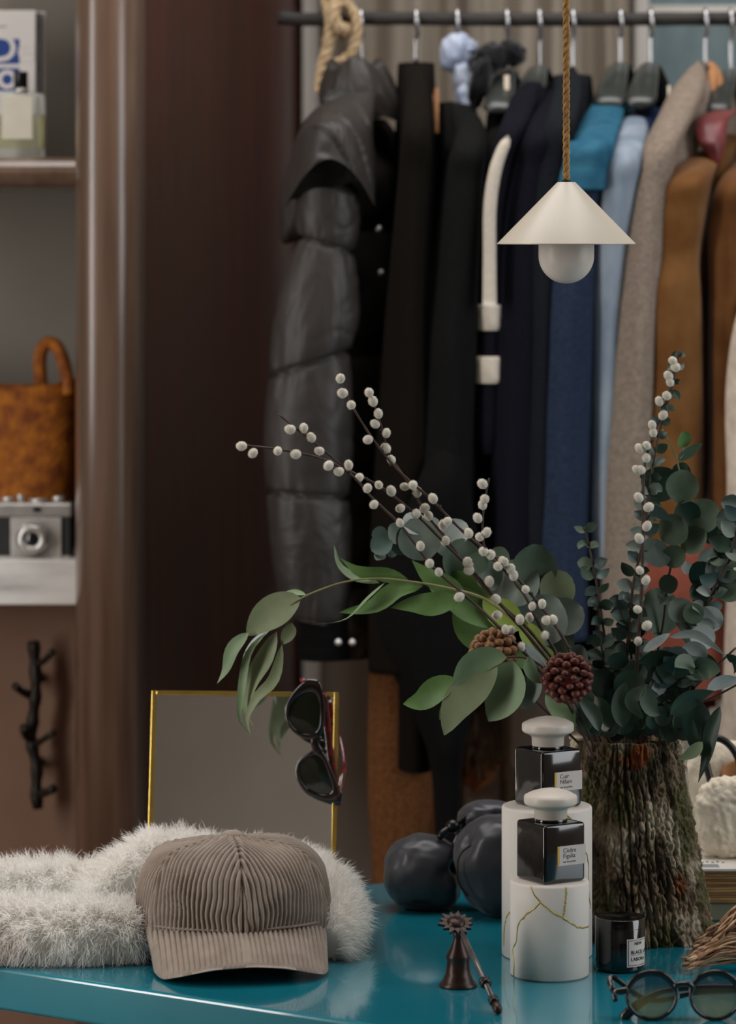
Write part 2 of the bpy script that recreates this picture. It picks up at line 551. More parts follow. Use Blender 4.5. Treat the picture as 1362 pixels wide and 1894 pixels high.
curtain(P(600, 0, YC).x, P(880, 0, YC).x, 0.86, 2.6, 'grey beige linen curtain behind the puffer jacket, left half', 0.3)
curtain(P(884, 0, YC).x, P(1176, 0, YC).x, 0.86, 2.6, 'grey beige linen curtain behind the lamp cord, right half', 1.9)

YR = 4.50
m_rail = mat('charred_wood', C(34, 31, 29), C(52, 48, 44), 0.7, 30, stretch=(0.2, 3, 3), bump=0.6, bscale=60)
rp = [P(515, 33, YR), P(570, 36, YR), P(700, 34, YR), P(900, 36, YR), P(1100, 36, YR), P(1250, 35, YR), P(1500, 33, YR)]
k = 60
rpath = cat(rp, k)
rail = mesh('clothes_rail', *tube(rpath, [0.0088 + 0.0007 * N3(p[0] * 30, 0, 0) for p in rpath], 12), m_rail, loc=P(900, 35, YR))
tag(rail, 'dark charred wooden pole holding the row of clothes', 'clothes rail')

m_hemp = mat('hemp_rope', C(204, 180, 146), C(168, 140, 104), 0.9, 120, bump=0.5, bscale=300)


def rope(path, r, name, m, parent, strands=3, turns_per_m=55, n=6, samples=None):
    path = np.array([tuple(p) for p in path])
    L = np.linalg.norm(np.diff(path, axis=0), axis=1).sum()
    N_ = samples or max(40, int(L * turns_per_m * 10))
    pp = cat(path, N_)
    tang = np.gradient(pp, axis=0)
    tang /= np.linalg.norm(tang, axis=1)[:, None]
    nr = np.cross(tang[0], [0.3, 0.9, 0.1])
    nr /= np.linalg.norm(nr)
    fr = []
    for t in tang:
        nr = nr - t * np.dot(nr, t)
        nr /= np.linalg.norm(nr)
        fr.append((nr.copy(), np.cross(t, nr)))
    s = np.linspace(0, L, N_)
    for q in range(strands):
        pts = []
        for i in range(N_):
            a = 2 * math.pi * (s[i] * turns_per_m + q / strands)
            pts.append(pp[i] + (fr[i][0] * math.cos(a) + fr[i][1] * math.sin(a)) * r * 0.5)
        mesh(name, *tube(pts, r * 0.56, n), m, parent)


rt = thing('hanging_rope', 'thick tan hemp rope looped and knotted around the end of the rail', 'rope', P(625, 35, YR))
rope([P(598, -420, YR - .012), P(600, -150, YR - .012), P(604, -5, YR - 0.014), P(612, 40, YR - 0.016), P(606, 90, YR - 0.014), P(596, 130, YR - 0.012), P(592, 172, YR - .012)], 0.0085, 'strand', m_hemp, rt, turns_per_m=28)
rope([P(612, 0, YR - .018), P(640, 6, YR - .022), P(657, 32, YR - .020), P(660, 70, YR - .016), P(648, 102, YR - .012), P(622, 118, YR - .012)], 0.0075, 'strand', m_hemp, rt, turns_per_m=28)
rope([P(632, -420, YR - .03), P(632, -150, YR - .03), P(630, -10, YR - .03), P(618, 24, YR - 0.034), P(626, 50, YR - .03), P(640, 54, YR - .02), P(632, 62, YR + .012), P(606, 50, YR + .02)], 0.0085, 'strand', m_hemp, rt, turns_per_m=28)


# ------------------------------------------------------------------ garments on the rail
m_hanger = mat('dark_hanger', C(46, 50, 48), C(60, 64, 62), 0.28, 20, coat=0.3)
cols = {
    'puffer': mat('black_shiny_nylon', C(44, 39, 37), C(50, 45, 42), 0.50, 8, bump=0.6, bscale=13, bdist=0.012, stretch=(1, 1, 0.5)),
    'tweed_dark': mat('dark_brown_wool', C(22, 17, 11), C(13, 10, 7), 0.95, 400, bump=0.4, bscale=500, spec=0.12),
    'black': mat('black_wool', C(11, 11, 11), C(17, 16, 16), 0.95, 300, bump=0.3, bscale=400, spec=0.12),
    'charcoal': mat('charcoal_wool', C(21, 21, 21), C(15, 15, 15), 0.92, 300, bump=0.3, bscale=400, spec=0.12),
    'navy': mat('navy_knit', C(18, 18, 28), C(13, 13, 21), 0.9, 300, bump=0.4, bscale=500, spec=0.12),
    'ink': mat('ink_wool', C(20, 22, 27), C(27, 30, 35), 0.9, 300, bump=0.3, bscale=400, spec=0.12),
    'blue': mat('blue_denim', C(40, 76, 112), C(32, 60, 92), 0.9, 60, bump=0.4, bscale=500, spec=0.12),
    'teal': mat('teal_denim', C(38, 86, 112), C(52, 104, 128), 0.85, 40, bump=0.4, bscale=400, spec=0.12),
    'indigo': mat('indigo_wool', C(44, 55, 76), C(35, 44, 62), 0.95, 200, bump=0.4, bscale=400, spec=0.12),
    'light_denim': mat('light_denim', C(150, 160, 172), C(118, 132, 148), 0.85, 30, bump=0.3, bscale=400, stretch=(1, 1, .4), spec=0.12),
    'taupe': mat('taupe_wool', C(142, 128, 116), C(122, 108, 96), 0.95, 200, bump=0.4, bscale=400, spec=0.12),
    'suede': mat('brown_suede', C(118, 82, 46), C(100, 64, 32), 0.95, 20, sheen=0.1, spec=0.12),
    'suede_b': mat('russet_suede', C(104, 68, 38), C(88, 53, 26), 0.95, 20, sheen=0.1, spec=0.12),
    'cream': mat('cream_knit', C(206, 192, 176), C(186, 172, 156), 0.95, 60, bump=0.6, bscale=120, spec=0.12),
    'rust': mat('rust_cloth', C(132, 72, 58), C(118, 62, 48), 0.95, 30, spec=0.12),
    'tweed': mat('brown_tweed', C(122, 82, 50), C(72, 42, 22), 0.95, 420, bump=0.5, bscale=600, spec=0.12),
    'burgundy': mat('burgundy_leather', C(120, 56, 56), C(96, 42, 44), 0.45, 40, bump=0.2, bscale=80),
    'satin': mat('pale_blue_satin', C(178, 186, 204), C(146, 158, 184), 0.35, 30, bump=0.3, bscale=60),
    'white_knit': mat('off_white_knit', C(206, 196, 182), C(196, 186, 172), 0.95, 200, bump=0.3, bscale=400, spec=0.12),
    'tan': mat('tan_lining', C(178, 130, 92), C(160, 114, 78), 0.7, 40, spec=0.12),
    'dark_blue': mat('dark_blue_cotton', C(34, 54, 92), C(26, 44, 78), 0.85, 60, spec=0.12),
    'black_fur': mat('black_velvet', C(12, 12, 14), C(20, 20, 24), 0.6, 60, sheen=0.4, spec=0.12),
    'fringe': mat('taupe_yarn', C(120, 104, 88), C(92, 78, 64), 0.95, 60, spec=0.12),
}

cols['puffer'].node_tree.nodes['Noise Texture.001'].inputs['Distortion'].default_value = 1.2


def hanger(px, neck_py, axis, label, span=0.19, drop=0.085):
    """Metal hook over the rail and a contoured dark body whose arms lie along the horizontal axis."""
    top = P(px, 22, YR)
    h = thing('clothes_hanger', label, 'hanger', P(px, neck_py, YR), 'hangers on the rail')
    ax = Vector(axis).normalized()
    nb = P(px, neck_py, YR)
    pts = [top + Vector((0, 0.011, -0.022)), top + Vector((0, 0.013, -0.010)), top + Vector((0, 0.007, 0.0015)), top + Vector((0, -0.004, 0.003)),
           top + Vector((0, -0.013, -0.004)), top + Vector((0.001, -0.0135, -0.016)), top + Vector((0.002, -0.004, -0.030)), Vector((nb.x, nb.y, nb.z + 0.035)), nb]
    mesh('hook', *tube(cat(pts, 40), 0.0026, 8), m_chrome, h)
    path, rr = [], []
    for k in range(25):
        s = -1 + 2 * k / 24
        path.append(nb + ax * (s * span) + Vector((0, 0, -drop * abs(s) ** 1.3)))
        rr.append((0.010 + 0.012 * abs(s) ** 0.7) * min(1.0, 0.55 + 6 * (1 - abs(s))))
    mesh('body', *tube(path, rr, 14, flat=0.32, up=(0, 0, 1)), m_hanger, h)
    return h


def sleeve_mesh(pts, Ys, depth=0.05, nu=36, nv=70, fold=0.05, seed=0.0, open_end=True):
    """Tube through (px, py, half width px[, Y]) rows; elliptical, with soft lengthwise folds."""
    arr = cat([(p[0], p[1], p[2], (p[3] if len(p) > 3 else Ys)) for p in pts], nv)
    V = []
    for j, (px, py, hw, Y) in enumerate(arr):
        c = P(px, py, Y)
        rx = abs(hw) / F * Y
        t = j / (nv - 1)
        cap = min(1.0, math.sqrt(max(t * 14, 0.0)) + 0.08)
        for i in range(nu):
            a = 2 * math.pi * i / nu
            w = 1 + fold * (math.sin(3 * a + seed + 5 * t) * 0.6 + math.sin(5 * a - seed * 2 + 9 * t) * 0.4) + fold * 0.8 * N3(math.cos(a) * 1.5 + seed, math.sin(a) * 1.5, c.z * 9)
            V.append(c + Vector((math.cos(a) * rx * w * cap, -math.sin(a) * min(depth, rx * 1.5) * w * cap, 0)))
    Fc = grid_faces(nu, nv, wrap_u=True)
    Fc.append(tuple(range(nu)))
    if not open_end:
        Fc.append(tuple(reversed(range((nv - 1) * nu, nv * nu))))
    else:   # hem turned inwards
        k = len(V)
        last = V[-nu:]
        cc = sum(last, Vector()) / nu
        for q in last:
            V.append(cc + (q - cc) * 0.8 + Vector((0, 0, 0.002)))
        for q in last:
            V.append(cc + (q - cc) * 0.75 + Vector((0, 0, 0.06)))
        for r0, r1 in ((k - nu, k), (k, k + nu)):
            for i in range(nu):
                Fc.append((r0 + i, r0 + (i + 1) % nu, r1 + (i + 1) % nu, r1 + i))
        Fc.append(tuple(range(k + nu, k + 2 * nu)))
    return V, Fc


def body_mesh(nb, ax, L, drop, hem_z, th, seed=0.0, flare=1.05, nu=72, nv=50):
    vx = Vector((-ax.y, ax.x, 0))
    V = []
    for j in range(nv):
        t = j / (nv - 1)
        if t < 0.3:
            q = t / 0.3
            U = 0.045 + (L - 0.045) * q ** 0.9
            z = nb.z - drop * q ** 1.15
            T = 0.022 + (th - 0.022) * q
        else:
            q = (t - 0.3) / 0.7
            U = L * (1 - 0.10 * math.sin(q * 3.0) + (flare - 1) * q)
            z = nb.z - drop + (hem_z - nb.z + drop) * q
            T = th * (1 + 0.2 * q)
        for i in range(nu):
            a = 2 * math.pi * i / nu
            c, s = math.cos(a), math.sin(a)
            w = 1 + 0.16 * math.sin(c * 9 + seed) * min(1, t * 2) + 0.10 * math.sin(c * 17 - seed)
            V.append(nb + ax * (U * math.copysign(abs(c) ** 0.8, c)) + vx * (T * math.copysign(abs(s) ** 0.8, s) * w) + Vector((0, 0, z - nb.z)))
    Fc = grid_faces(nu, nv, wrap_u=True)
    Fc.append(tuple(range(nu)))
    Fc.append(tuple(reversed(range((nv - 1) * nu, nv * nu))))
    return V, Fc


def collar_mesh(nb, ax, U, T, h, lean=0.3, gap=0.5, fold=0.6, th=0.004):
    """Fold-over collar: rises, turns over and falls outside."""
    vx = Vector((-ax.y, ax.x, 0))
    prof = [(0.75, 0.0), (0.80, 0.6), (0.88, 0.95), (1.0, 1.0), (1.12, 0.8), (1.22, 0.3), (1.28, -0.05), (1.18, -0.02), (1.08, 0.35)]
    nu = 40
    V = []
    for r, z in prof:
        for i in range(nu):
            a = gap / 2 + (2 * math.pi - gap) * i / (nu - 1)
            V.append(nb + ax * (math.sin(a) * U * r) + vx * (math.cos(a) * T * r) + Vector((0, 0, h * z + 0.015 * lean * math.cos(a))))
    return V, grid_faces(nu, len(prof))


def garment(name, label, cat_, px, neck_py, sleeve, hem_py, main, th=0.03, collar=True, collar_mat=None, Ys=4.27, fold=0.05, depth=0.05,
            seed=0.0, ch=0.045, cU=0.06, hang_label=None, start=None, sl_mat=None, far=True, hanger_py=None, gap=0.5):
    nb = P(px, neck_py, YR)
    s0 = sleeve[0]
    S = P(s0[0], s0[1], s0[3] if len(s0) > 3 else Ys)
    d = Vector((S.x - nb.x, S.y - nb.y, 0))
    L = d.length
    ax = d.normalized()
    g = thing(name, label, cat_, (nb.x, nb.y, P(0, hem_py, YR).z), 'garments on the rail')
    m = cols[main]
    mesh('body', *body_mesh(nb, ax, L * 0.97, max(0.03, nb.z - S.z), P(0, hem_py, YR).z, th, seed), m, g)
    sm = cols[sl_mat] if sl_mat else m
    # the sleeve tube starts at the neck and runs over the shoulder
    s1 = sleeve[1]
    if start is None:
        full = [(px, neck_py + 6, 13, YR - 0.01), (px * 0.55 + s0[0] * 0.45, neck_py * 0.6 + s0[1] * 0.4, 0.5 * s0[2] + 10, YR * 0.5 + S.y * 0.5)] + list(sleeve)
    else:
        k_ = len(start)
        full = [(q[0], q[1], q[2], YR - 0.01 + (S.y - YR) * i / k_) for i, q in enumerate(start)] + list(sleeve)
    Vs, Fs = sleeve_mesh(full, Ys, depth, fold=fold, seed=seed, nv=90)
    mesh('sleeve', Vs, Fs, sm, g)
    if far:
        # the far sleeve is the near one turned half round the neck
        Vf = [Vector((2 * nb.x - v.x, 2 * nb.y - v.y, v.z)) for v in Vs]
        mesh('sleeve', Vf, Fs, sm, g)
    if collar:
        mesh('collar', *collar_mesh(nb, ax, cU, max(0.03, th * 1.2), ch, gap=gap), cols[collar_mat] if collar_mat else m, g)
    if hang_label:
        hanger(px, hanger_py or neck_py + 10, ax, hang_label, span=0.11, drop=0.06)
    return g


# 1 puffer jacket: every quilted baffle bulges between two stitched seams
def puffer():
    px = 668
    nb = P(px, 185, YR)
    g = thing('puffer_jacket', 'shiny black quilted puffer jacket, leftmost garment on the rail', 'jacket', P(600, 1210, 4.4), 'garments on the rail')
    m = cols['puffer']
    Ys = 4.27
    seams = [300, 452, 672, 915, 1150]
    cx = {300: 612, 452: 603, 672: 573, 915: 570, 1150: 585}
    hw = {300: 30, 452: 46, 672: 72, 915: 72, 1150: 50}
    bul = [22, 20, 12, 15]
    tl = {300: 0, 452: 14, 672: -24, 915: 6, 1150: 8}
    nu, nv = 64, 34
    for k in range(4):
        a0, a1 = seams[k], seams[k + 1]
        V = []
        for j in range(nv):
            t = j / (nv - 1)
            py = a0 + (a1 - a0) * t
            c = cx[a0] + (cx[a1] - cx[a0]) * t
            h = hw[a0] + (hw[a1] - hw[a0]) * t + bul[k] * math.sin(math.pi * t) ** 0.55
            if k == 0:
                h = 8 + (h - 8) * min(1, t * 3) ** 0.6
            h *= (0.88 if j in (0, nv - 1) else 1.0)
            for i in range(nu):
                a = 2 * math.pi * i / nu
                tilt = math.cos(a) * (tl[a0] * (1 - t) + tl[a1] * t) + 9 * math.sin(math.pi * t) ** 2 * math.sin(2 * a + k)
                pp = P(c, py + tilt, Ys)
                edge = 1 - abs(2 * t - 1)
                cr = 0.030 * math.sin(a * 11 + k * 2 + 1.5 * math.sin(a * 3)) * (1 - edge) ** 2.5
                sk = t * 2.2 + 0.35 * math.cos(a - 0.6)
                lum = 0.05 * N3(math.cos(a) * 1.4 + k * 3, math.sin(a) * 1.4, t * 1.5) - 0.035 * max(0, 1 - 5 * abs(N3(math.cos(a) * 1.2 + k * 5, math.sin(a) * 1.2 + 7, sk * 2.0))) * (0.4 + 0.6 * max(0, math.cos(a)))
                r = h / F * Ys * (1 + cr + lum)
                V.append(pp + Vector((math.cos(a) * r, -math.sin(a) * r * 0.85, 0)))
        Fc = grid_faces(nu, nv, wrap_u=True)
        Fc.append(tuple(range(nu)))
        Fc.append(tuple(reversed(range((nv - 1) * nu, nv * nu))))
        mesh('sleeve_baffle', V, Fc, m, g)
    # ribbed cuff
    V = []
    for j in range(30):
        py = 1146 + 74 * j / 29
        for i in range(48):
            a = 2 * math.pi * i / 48
            r = (46 + 3 * math.sin(j * 1.9)) / F * Ys
            V.append(P(598, py, Ys) + Vector((math.cos(a) * r, -math.sin(a) * r * 0.8, 0)))
    Fc = grid_faces(48, 30, wrap_u=True)
    Fc.append(tuple(reversed(range(29 * 48, 30 * 48))))
    mesh('ribbed_cuff', V, Fc, cols['black'], g)
    # torso baffles
    ax = Vector((-0.25, -1, 0)).normalized()
    vx = Vector((-ax.y, ax.x, 0))
    zs = [P(0, p, 4.4).z for p in (215, 420, 650, 880, 1080, 1215)]
    for k in range(5):
        V = []
        nu2, nv2 = 72, 18
        for j in range(nv2):
            t = j / (nv2 - 1)
            z = zs[k] + (zs[k + 1] - zs[k]) * t
            U = 0.17 + 0.012 * math.sin(math.pi * t) ** 0.5
            T = 0.046 + 0.016 * math.sin(math.pi * t) ** 0.5 + (0.012 if k == 4 else 0)
            if k == 0:
                q = min(1, t * 1.6 + 0.2)
                U *= q
                T *= 0.5 + 0.5 * q
            for i in range(nu2):
                a = 2 * math.pi * i / nu2
                w = 1 + 0.06 * N3(math.cos(a) * 3 + k, math.sin(a) * 3, t * 4)
                V.append(Vector((nb.x + 0.004, nb.y + 0.02, z)) + ax * (math.cos(a) * U * w) + vx * (math.sin(a) * T * w))
        Fc = grid_faces(nu2, nv2, wrap_u=True)
        Fc.append(tuple(range(nu2)))
        Fc.append(tuple(reversed(range((nv2 - 1) * nu2, nv2 * nu2))))
        mesh('body_baffle', V, Fc, m, g)
    # hood lying over the shoulders and the stand collar
    def hood(d):
        return 1 + 0.10 * N3(d.x * 1.8 + 3, d.y * 1.8, d.z * 2.0) - 0.05 * max(0, 1 - 5 * abs(N3(d.x * 2.2, d.y * 2.2 + 2, d.z * 1.2)))
    # hood lying flat over the shoulder: its lower edge arches over the sleeve head
    Vh, Fh = sleeve_mesh([(672, 168, 30, 4.42), (645, 194, 50, 4.37), (622, 222, 66, 4.31), (614, 258, 80, 4.288), (612, 296, 84, 4.282)], 4.3, 0.07, nu=72, nv=56, fold=0.05, seed=5.0, open_end=False)
    xc, xw = P(612, 0, 4.28).x, 80 / F * 4.28
    V2 = []
    for q_, v in enumerate(Vh):
        t = min(1.0, (q_ // 72) / 55)
        e = min(1.6, abs(v.x - xc) / xw)
        V2.append(v + Vector((0, -0.010 * max(0, 1 - 6 * abs(N3(v.x * 14 + 3, v.y * 8, v.z * 22 + v.x * 20))) * 0.8 + 0.006 * N3(v.x * 30, 2, v.z * 30), -0.055 * t * t * e * e + 0.008 * t * N3(v.x * 22, 0, 4))))
    mesh('hood', V2, Fh, m, g)
    mesh('shoulder_panel', *sphere(P(570, 330, 4.375), 0.032, 0.05, 0.085, 36, 24, hood, Matrix.Rotation(0.28, 3, 'Y')), m, g)
    V = []
    nu3, nv3 = 60, 22
    for j in range(nv3):
        t = j / (nv3 - 1)
        c = P(668 - 10 * (1 - t), 118 + 96 * t, 4.44)
        rx = (50 + 26 * t + 8 * math.sin(math.pi * t)) / F * 4.44
        for i in range(nu3):
            a = 2 * math.pi * i / nu3
            w = 1 + 0.09 * N3(math.cos(a) * 2.5, math.sin(a) * 2.5, t * 2) + 0.03 * math.sin(a * 14)
            V.append(c + Vector((math.cos(a) * rx * w, math.sin(a) * rx * w, 0.008 * math.sin(a * 3))))
    Fc = grid_faces(nu3, nv3, wrap_u=True)
    k0 = len(V)
    for i in range(nu3):
        V.append(Vector(V[i]) * 0.3 + (sum([Vector(x) for x in V[:nu3]], Vector()) / nu3 - Vector((0, 0, 0.03))) * 0.7)
    Fc += [(i, k0 + i, k0 + (i + 1) % nu3, (i + 1) % nu3) for i in range(nu3)]
    mesh('stand_collar', V, Fc, m, g)
    for (a, b) in (((700, 418, 4.37), (703, 430, 4.37)), ((704, 500, 4.37), (706, 510, 4.37)), ((625, 1184, 4.22), (627, 1192, 4.22)), ((651, 1184, 4.24), (653, 1192, 4.24))):
        c = P((a[0] + b[0]) / 2, (a[1] + b[1]) / 2, a[2])
        mesh('snap', *lathe([(0.0045, 0), (0.004, 0.002), (0, 0.003)], c, 12, (0, -1, 0)), m_silver, g)
    hanger(px, 128, ax, 'silver hook hanger carrying the black puffer jacket', 0.13, 0.05)


puffer()

garment('long_coat', 'narrow dark brown wool coat hanging right of the puffer jacket', 'coat', 770, 118,
        [(770, 240, 27), (767, 320, 31), (760, 450, 37), (752, 650, 44), (745, 900, 52), (738, 1150, 54), (735, 1240, 52)], 1380, 'tweed_dark', 0.024, collar=False,
        start=[(770, 108, 14), (771, 135, 18), (771, 180, 23)], hang_label='silver hook hanger carrying the narrow dark brown coat', hanger_py=122, seed=1.0)
garment('long_coat', 'black wool overcoat with grey shoulder below the pale blue scarf', 'coat', 846, 190,
        [(868, 270, 32), (862, 330, 40), (848, 480, 44), (835, 650, 50), (822, 850, 56), (812, 1080, 60), (808, 1200, 58)], 1200, 'charcoal', 0.026, collar=False,
        start=[(862, 190, 16), (870, 222, 26)], hang_label='silver hook hanger with the pale blue scarf on it', hanger_py=195, seed=2.3, fold=0.09)
garment('long_coat', 'plain black coat just left of the striped sweater sleeve', 'coat', 938, 200,
        [(915, 280, 26, 4.34), (900, 360, 30, 4.34), (886, 500, 32, 4.34), (876, 700, 34, 4.34), (868, 900, 34, 4.34), (864, 1100, 34, 4.34)], 1250, 'black', 0.022, collar=False,
        start=[(936, 202, 14), (928, 235, 22)], hang_label='grey green contoured hanger under the black velvet scarf', hanger_py=128, seed=3.9)
garment('knit_sweater', 'navy sweater with a cream stripe and cream bands on its sleeve', 'sweater', 998, 150,
        [(948, 240, 25), (926, 310, 27), (912, 400, 27), (910, 550, 27), (908, 700, 30), (908, 800, 30), (908, 840, 26)], 1050, 'navy', 0.024, collar=False,
        start=[(984, 144, 14), (974, 170, 24), (962, 205, 26)], hang_label='dark contoured hanger left of the lamp cord', hanger_py=124, seed=3.1, fold=0.03)
garment('long_coat', 'black navy coat between the striped sweater and the lamp cord', 'coat', 1040, 165,
        [(1000, 245, 30), (982, 310, 36), (966, 450, 40), (955, 700, 44), (948, 950, 46), (945, 1150, 46)], 1200, 'navy', 0.024, collar=False,
        start=[(1036, 160, 14), (1020, 195, 25)], seed=4.2)
garment('long_coat', 'dark ink blue coat directly behind the lamp cord', 'coat', 1060, 140,
        [(1038, 225, 30), (1018, 300, 36), (1006, 420, 40), (1002, 620, 40), (995, 850, 40), (990, 1050, 40)], 1200, 'ink', 0.024, collar=False,
        start=[(1060, 122, 18), (1055, 150, 26), (1048, 185, 28)], hang_label='silver hook hanger just right of the lamp cord', hanger_py=140, seed=5.5)
garment('denim_jacket', 'teal blue denim jacket with long indigo sleeve behind the pendant lamp', 'jacket', 1148, 195,
        [(1098, 262, 34), (1080, 320, 42), (1062, 440, 46), (1050, 600, 50), (1040, 800, 54), (1035, 1000, 56), (1035, 1180, 56)], 700, 'teal', 0.024, collar=False,
        start=[(1128, 188, 20), (1114, 222, 30)], hang_label='dark contoured hanger inside the teal denim jacket', hanger_py=118, seed=6.1, sl_mat='indigo')
garment('denim_jacket', 'pale washed denim jacket right of the pendant lamp', 'jacket', 1204, 200,
        [(1158, 282, 34), (1143, 350, 42), (1130, 470, 36), (1122, 620, 28), (1120, 800, 26), (1122, 1000, 28), (1124, 1070, 26)], 1000, 'dark_blue', 0.028, collar=False,
        start=[(1182, 192, 20), (1172, 232, 30)], hang_label='dark contoured hanger inside the pale denim jacket', hanger_py=118, seed=7.7, sl_mat='light_denim')
garment('long_coat', 'taupe grey wool coat with tan lining left of the burgundy collar', 'coat', 1305, 135,
        [(1222, 275, 34), (1206, 340, 40), (1192, 460, 44), (1180, 620, 46), (1168, 800, 48), (1160, 1000, 52), (1154, 1180, 50), (1150, 1330, 46)], 1000, 'taupe', 0.028, collar=False,
        start=[(1294, 112, 22), (1282, 145, 32), (1256, 205, 34)], hang_label='silver hook hanger inside the taupe coat', hanger_py=118, seed=8.2)
garment('suede_jacket', 'brown suede jacket with burgundy leather collar', 'jacket', 1352, 250,
        [(1278, 325, 42), (1262, 380, 50), (1252, 480, 46), (1246, 560, 54), (1246, 700, 52), (1240, 850, 56), (1238, 960, 56), (1238, 1010, 52)], 1000, 'suede', 0.030, collar=False,
        start=[(1332, 246, 24), (1300, 285, 38)], hang_label='dark contoured hanger at the right edge inside the suede jacket', hanger_py=130, seed=9.4, fold=0.08)
garment('suede_jacket', 'russet suede jacket cut off by the right edge of the picture', 'jacket', 1440, 250,
        [(1362, 335, 28), (1345, 400, 32), (1340, 560, 30), (1342, 700, 32), (1340, 850, 30), (1334, 1000, 32)], 1060, 'suede_b', 0.03, collar=False,
        hang_label=None, seed=10.3, fold=0.10)
garment('knit_cardigan', 'cream knitted cardigan hanging at the far right edge', 'cardigan', 1500, 420,
        [(1405, 560, 30), (1392, 700, 44), (1386, 900, 44), (1384, 1100, 46), (1380, 1250, 50), (1378, 1420, 50)], 1500, 'cream', 0.03, collar=False, Ys=4.24, seed=11.0, fold=0.12)
garment('rust_coat', 'rust red long coat showing low between the taupe coat and the cream cardigan', 'coat', 1275, 760,
        [(1270, 880, 34, 4.33), (1264, 960, 70, 4.29), (1260, 1030, 86, 4.25), (1258, 1200, 88, 4.24), (1258, 1290, 88, 4.24)], 1290, 'rust', 0.03, collar=False, Ys=4.25, seed=12.0, fold=0.04, far=False, depth=0.03)
garment('tweed_coat', 'brown woven tweed coat hanging low behind the black pouches', 'coat', 775, 700,
        [(735, 900, 30, 4.36), (735, 1100, 48, 4.36), (738, 1300, 56, 4.36), (742, 1480, 60, 4.36), (735, 1600, 46, 4.36), (732, 1760, 42, 4.36)], 1760, 'tweed', 0.028, collar=False, Ys=4.36, seed=13.0, fold=0.03, far=False, depth=0.04)
garment('long_coat', 'long black coat flaring in front of the tweed coat', 'coat', 850, 640,
        [(822, 860, 40, 4.24), (800, 1050, 96, 4.24), (808, 1180, 106, 4.24), (816, 1290, 66, 4.24), (826, 1390, 34, 4.24), (828, 1500, 24, 4.24), (828, 1640, 22, 4.24)], 1260, 'black', 0.028, collar=False, Ys=4.24, seed=14.0, fold=0.03, far=False, depth=0.035)

# parts that only single garments have
def find(label_bit):
    return [o for o in bpy.data.objects if label_bit in o.get('label', '')][0]


g_ = find('teal blue denim jacket')
mesh('shoulder_yoke', *sleeve_mesh([(1130, 181, 27, 4.455), (1114, 220, 38, 4.372), (1098, 262, 42, 4.265), (1082, 312, 50, 4.262), (1073, 352, 52, 4.262)], 4.27, 0.062, nv=40, fold=0.05, seed=6.1), cols['teal'], g_)
g_ = find('pale washed denim jacket')
mesh('shirt_front', *sleeve_mesh([(1210, 190, 16, 4.47), (1206, 240, 26, 4.44), (1192, 320, 32, 4.40), (1176, 420, 30, 4.38), (1160, 600, 26, 4.36), (1156, 1000, 24, 4.36)], 4.4, 0.02, nv=40, fold=0.06, seed=2.2), cols['dark_blue'], g_)
mesh('shirt_edge', *sleeve_mesh([(1238, 190, 4, 4.45), (1243, 215, 5, 4.44), (1238, 245, 4, 4.43)], 4.44, 0.004, nu=10, nv=12, fold=0.0), cols['white_knit'], g_)
mesh('drawcord', *tube(cat([P(1180, 225, 4.38), P(1192, 270, 4.36), P(1206, 300, 4.345), P(1218, 312, 4.34)], 16), 0.003, 6), cols['white_knit'], g_)
g_ = find('taupe grey wool coat')
mesh('lining', *sleeve_mesh([(1312, 112, 7, 4.47), (1324, 135, 11, 4.46), (1328, 170, 12, 4.45), (1318, 215, 9, 4.44)], 4.46, 0.012, nu=16, nv=20, fold=0.05), cols['tan'], g_)
g_ = find('narrow dark brown wool coat')
mesh('lining', *sleeve_mesh([(786, 128, 4, 4.46), (792, 160, 7, 4.46), (802, 205, 8, 4.45), (808, 250, 5, 4.44)], 4.46, 0.012, nu=16, nv=20, fold=0.05), cols['tan'], g_)
g_ = find('with burgundy leather collar')
mesh('collar', *sleeve_mesh([(1372, 205, 20, 4.44), (1345, 205, 26, 4.40), (1322, 222, 30, 4.345), (1316, 258, 26, 4.32), (1322, 290, 14, 4.31), (1324, 316, 4, 4.31)], 4.36, 0.024, nv=40, fold=0.10, seed=3.0, open_end=False), cols['burgundy'], g_)
g_ = find('plain black coat just left')
mesh('inner_lining', *sleeve_mesh([(938, 188, 5, 4.45), (944, 208, 9, 4.44), (938, 226, 7, 4.43)], 4.44, 0.008, nu=14, nv=12, fold=0.05), cols['cream'], g_)

# cream stripe and bands on the navy sleeve: cloth bands just proud of the sleeve
swe = [o for o in bpy.data.objects if o.name.startswith('knit_sweater')][0]
mesh('stripe', *sleeve_mesh([(940, 250, 11, 4.226), (918, 310, 12, 4.222), (907, 380, 12, 4.220), (906, 470, 12, 4.220), (906, 565, 13, 4.218)], 4.22, 0.006, nu=16, nv=30, fold=0.0, open_end=False), cols['white_knit'], swe)
for a, b, w in ((560, 610, 29), (655, 707, 33)):
    mesh('sleeve_band', *sleeve_mesh([(909, a, w), (909, a + 8, w + 2), (909, b - 6, w + 2), (908, b, w)], 4.27, 0.056, nu=36, nv=16, fold=0.02, open_end=False), cols['white_knit'], swe)

# scarves on the hangers
def cloth_lump(name, label, cat_, parts, m, group=None):
    g = thing(name, label, cat_, parts[0][0])
    for c, rx, ry, rz, sd, rot in parts:
        mesh('fold', *sphere(c, rx, ry, rz, 36, 24, lambda d: 1 + 0.22 * N3(d.x * 2 + sd, d.y * 2, d.z * 2) + 0.07 * N3(d.x * 6, d.y * 6 + sd, d.z * 6), Matrix.Rotation(rot, 3, 'Y')), cols[m], g)
    return g


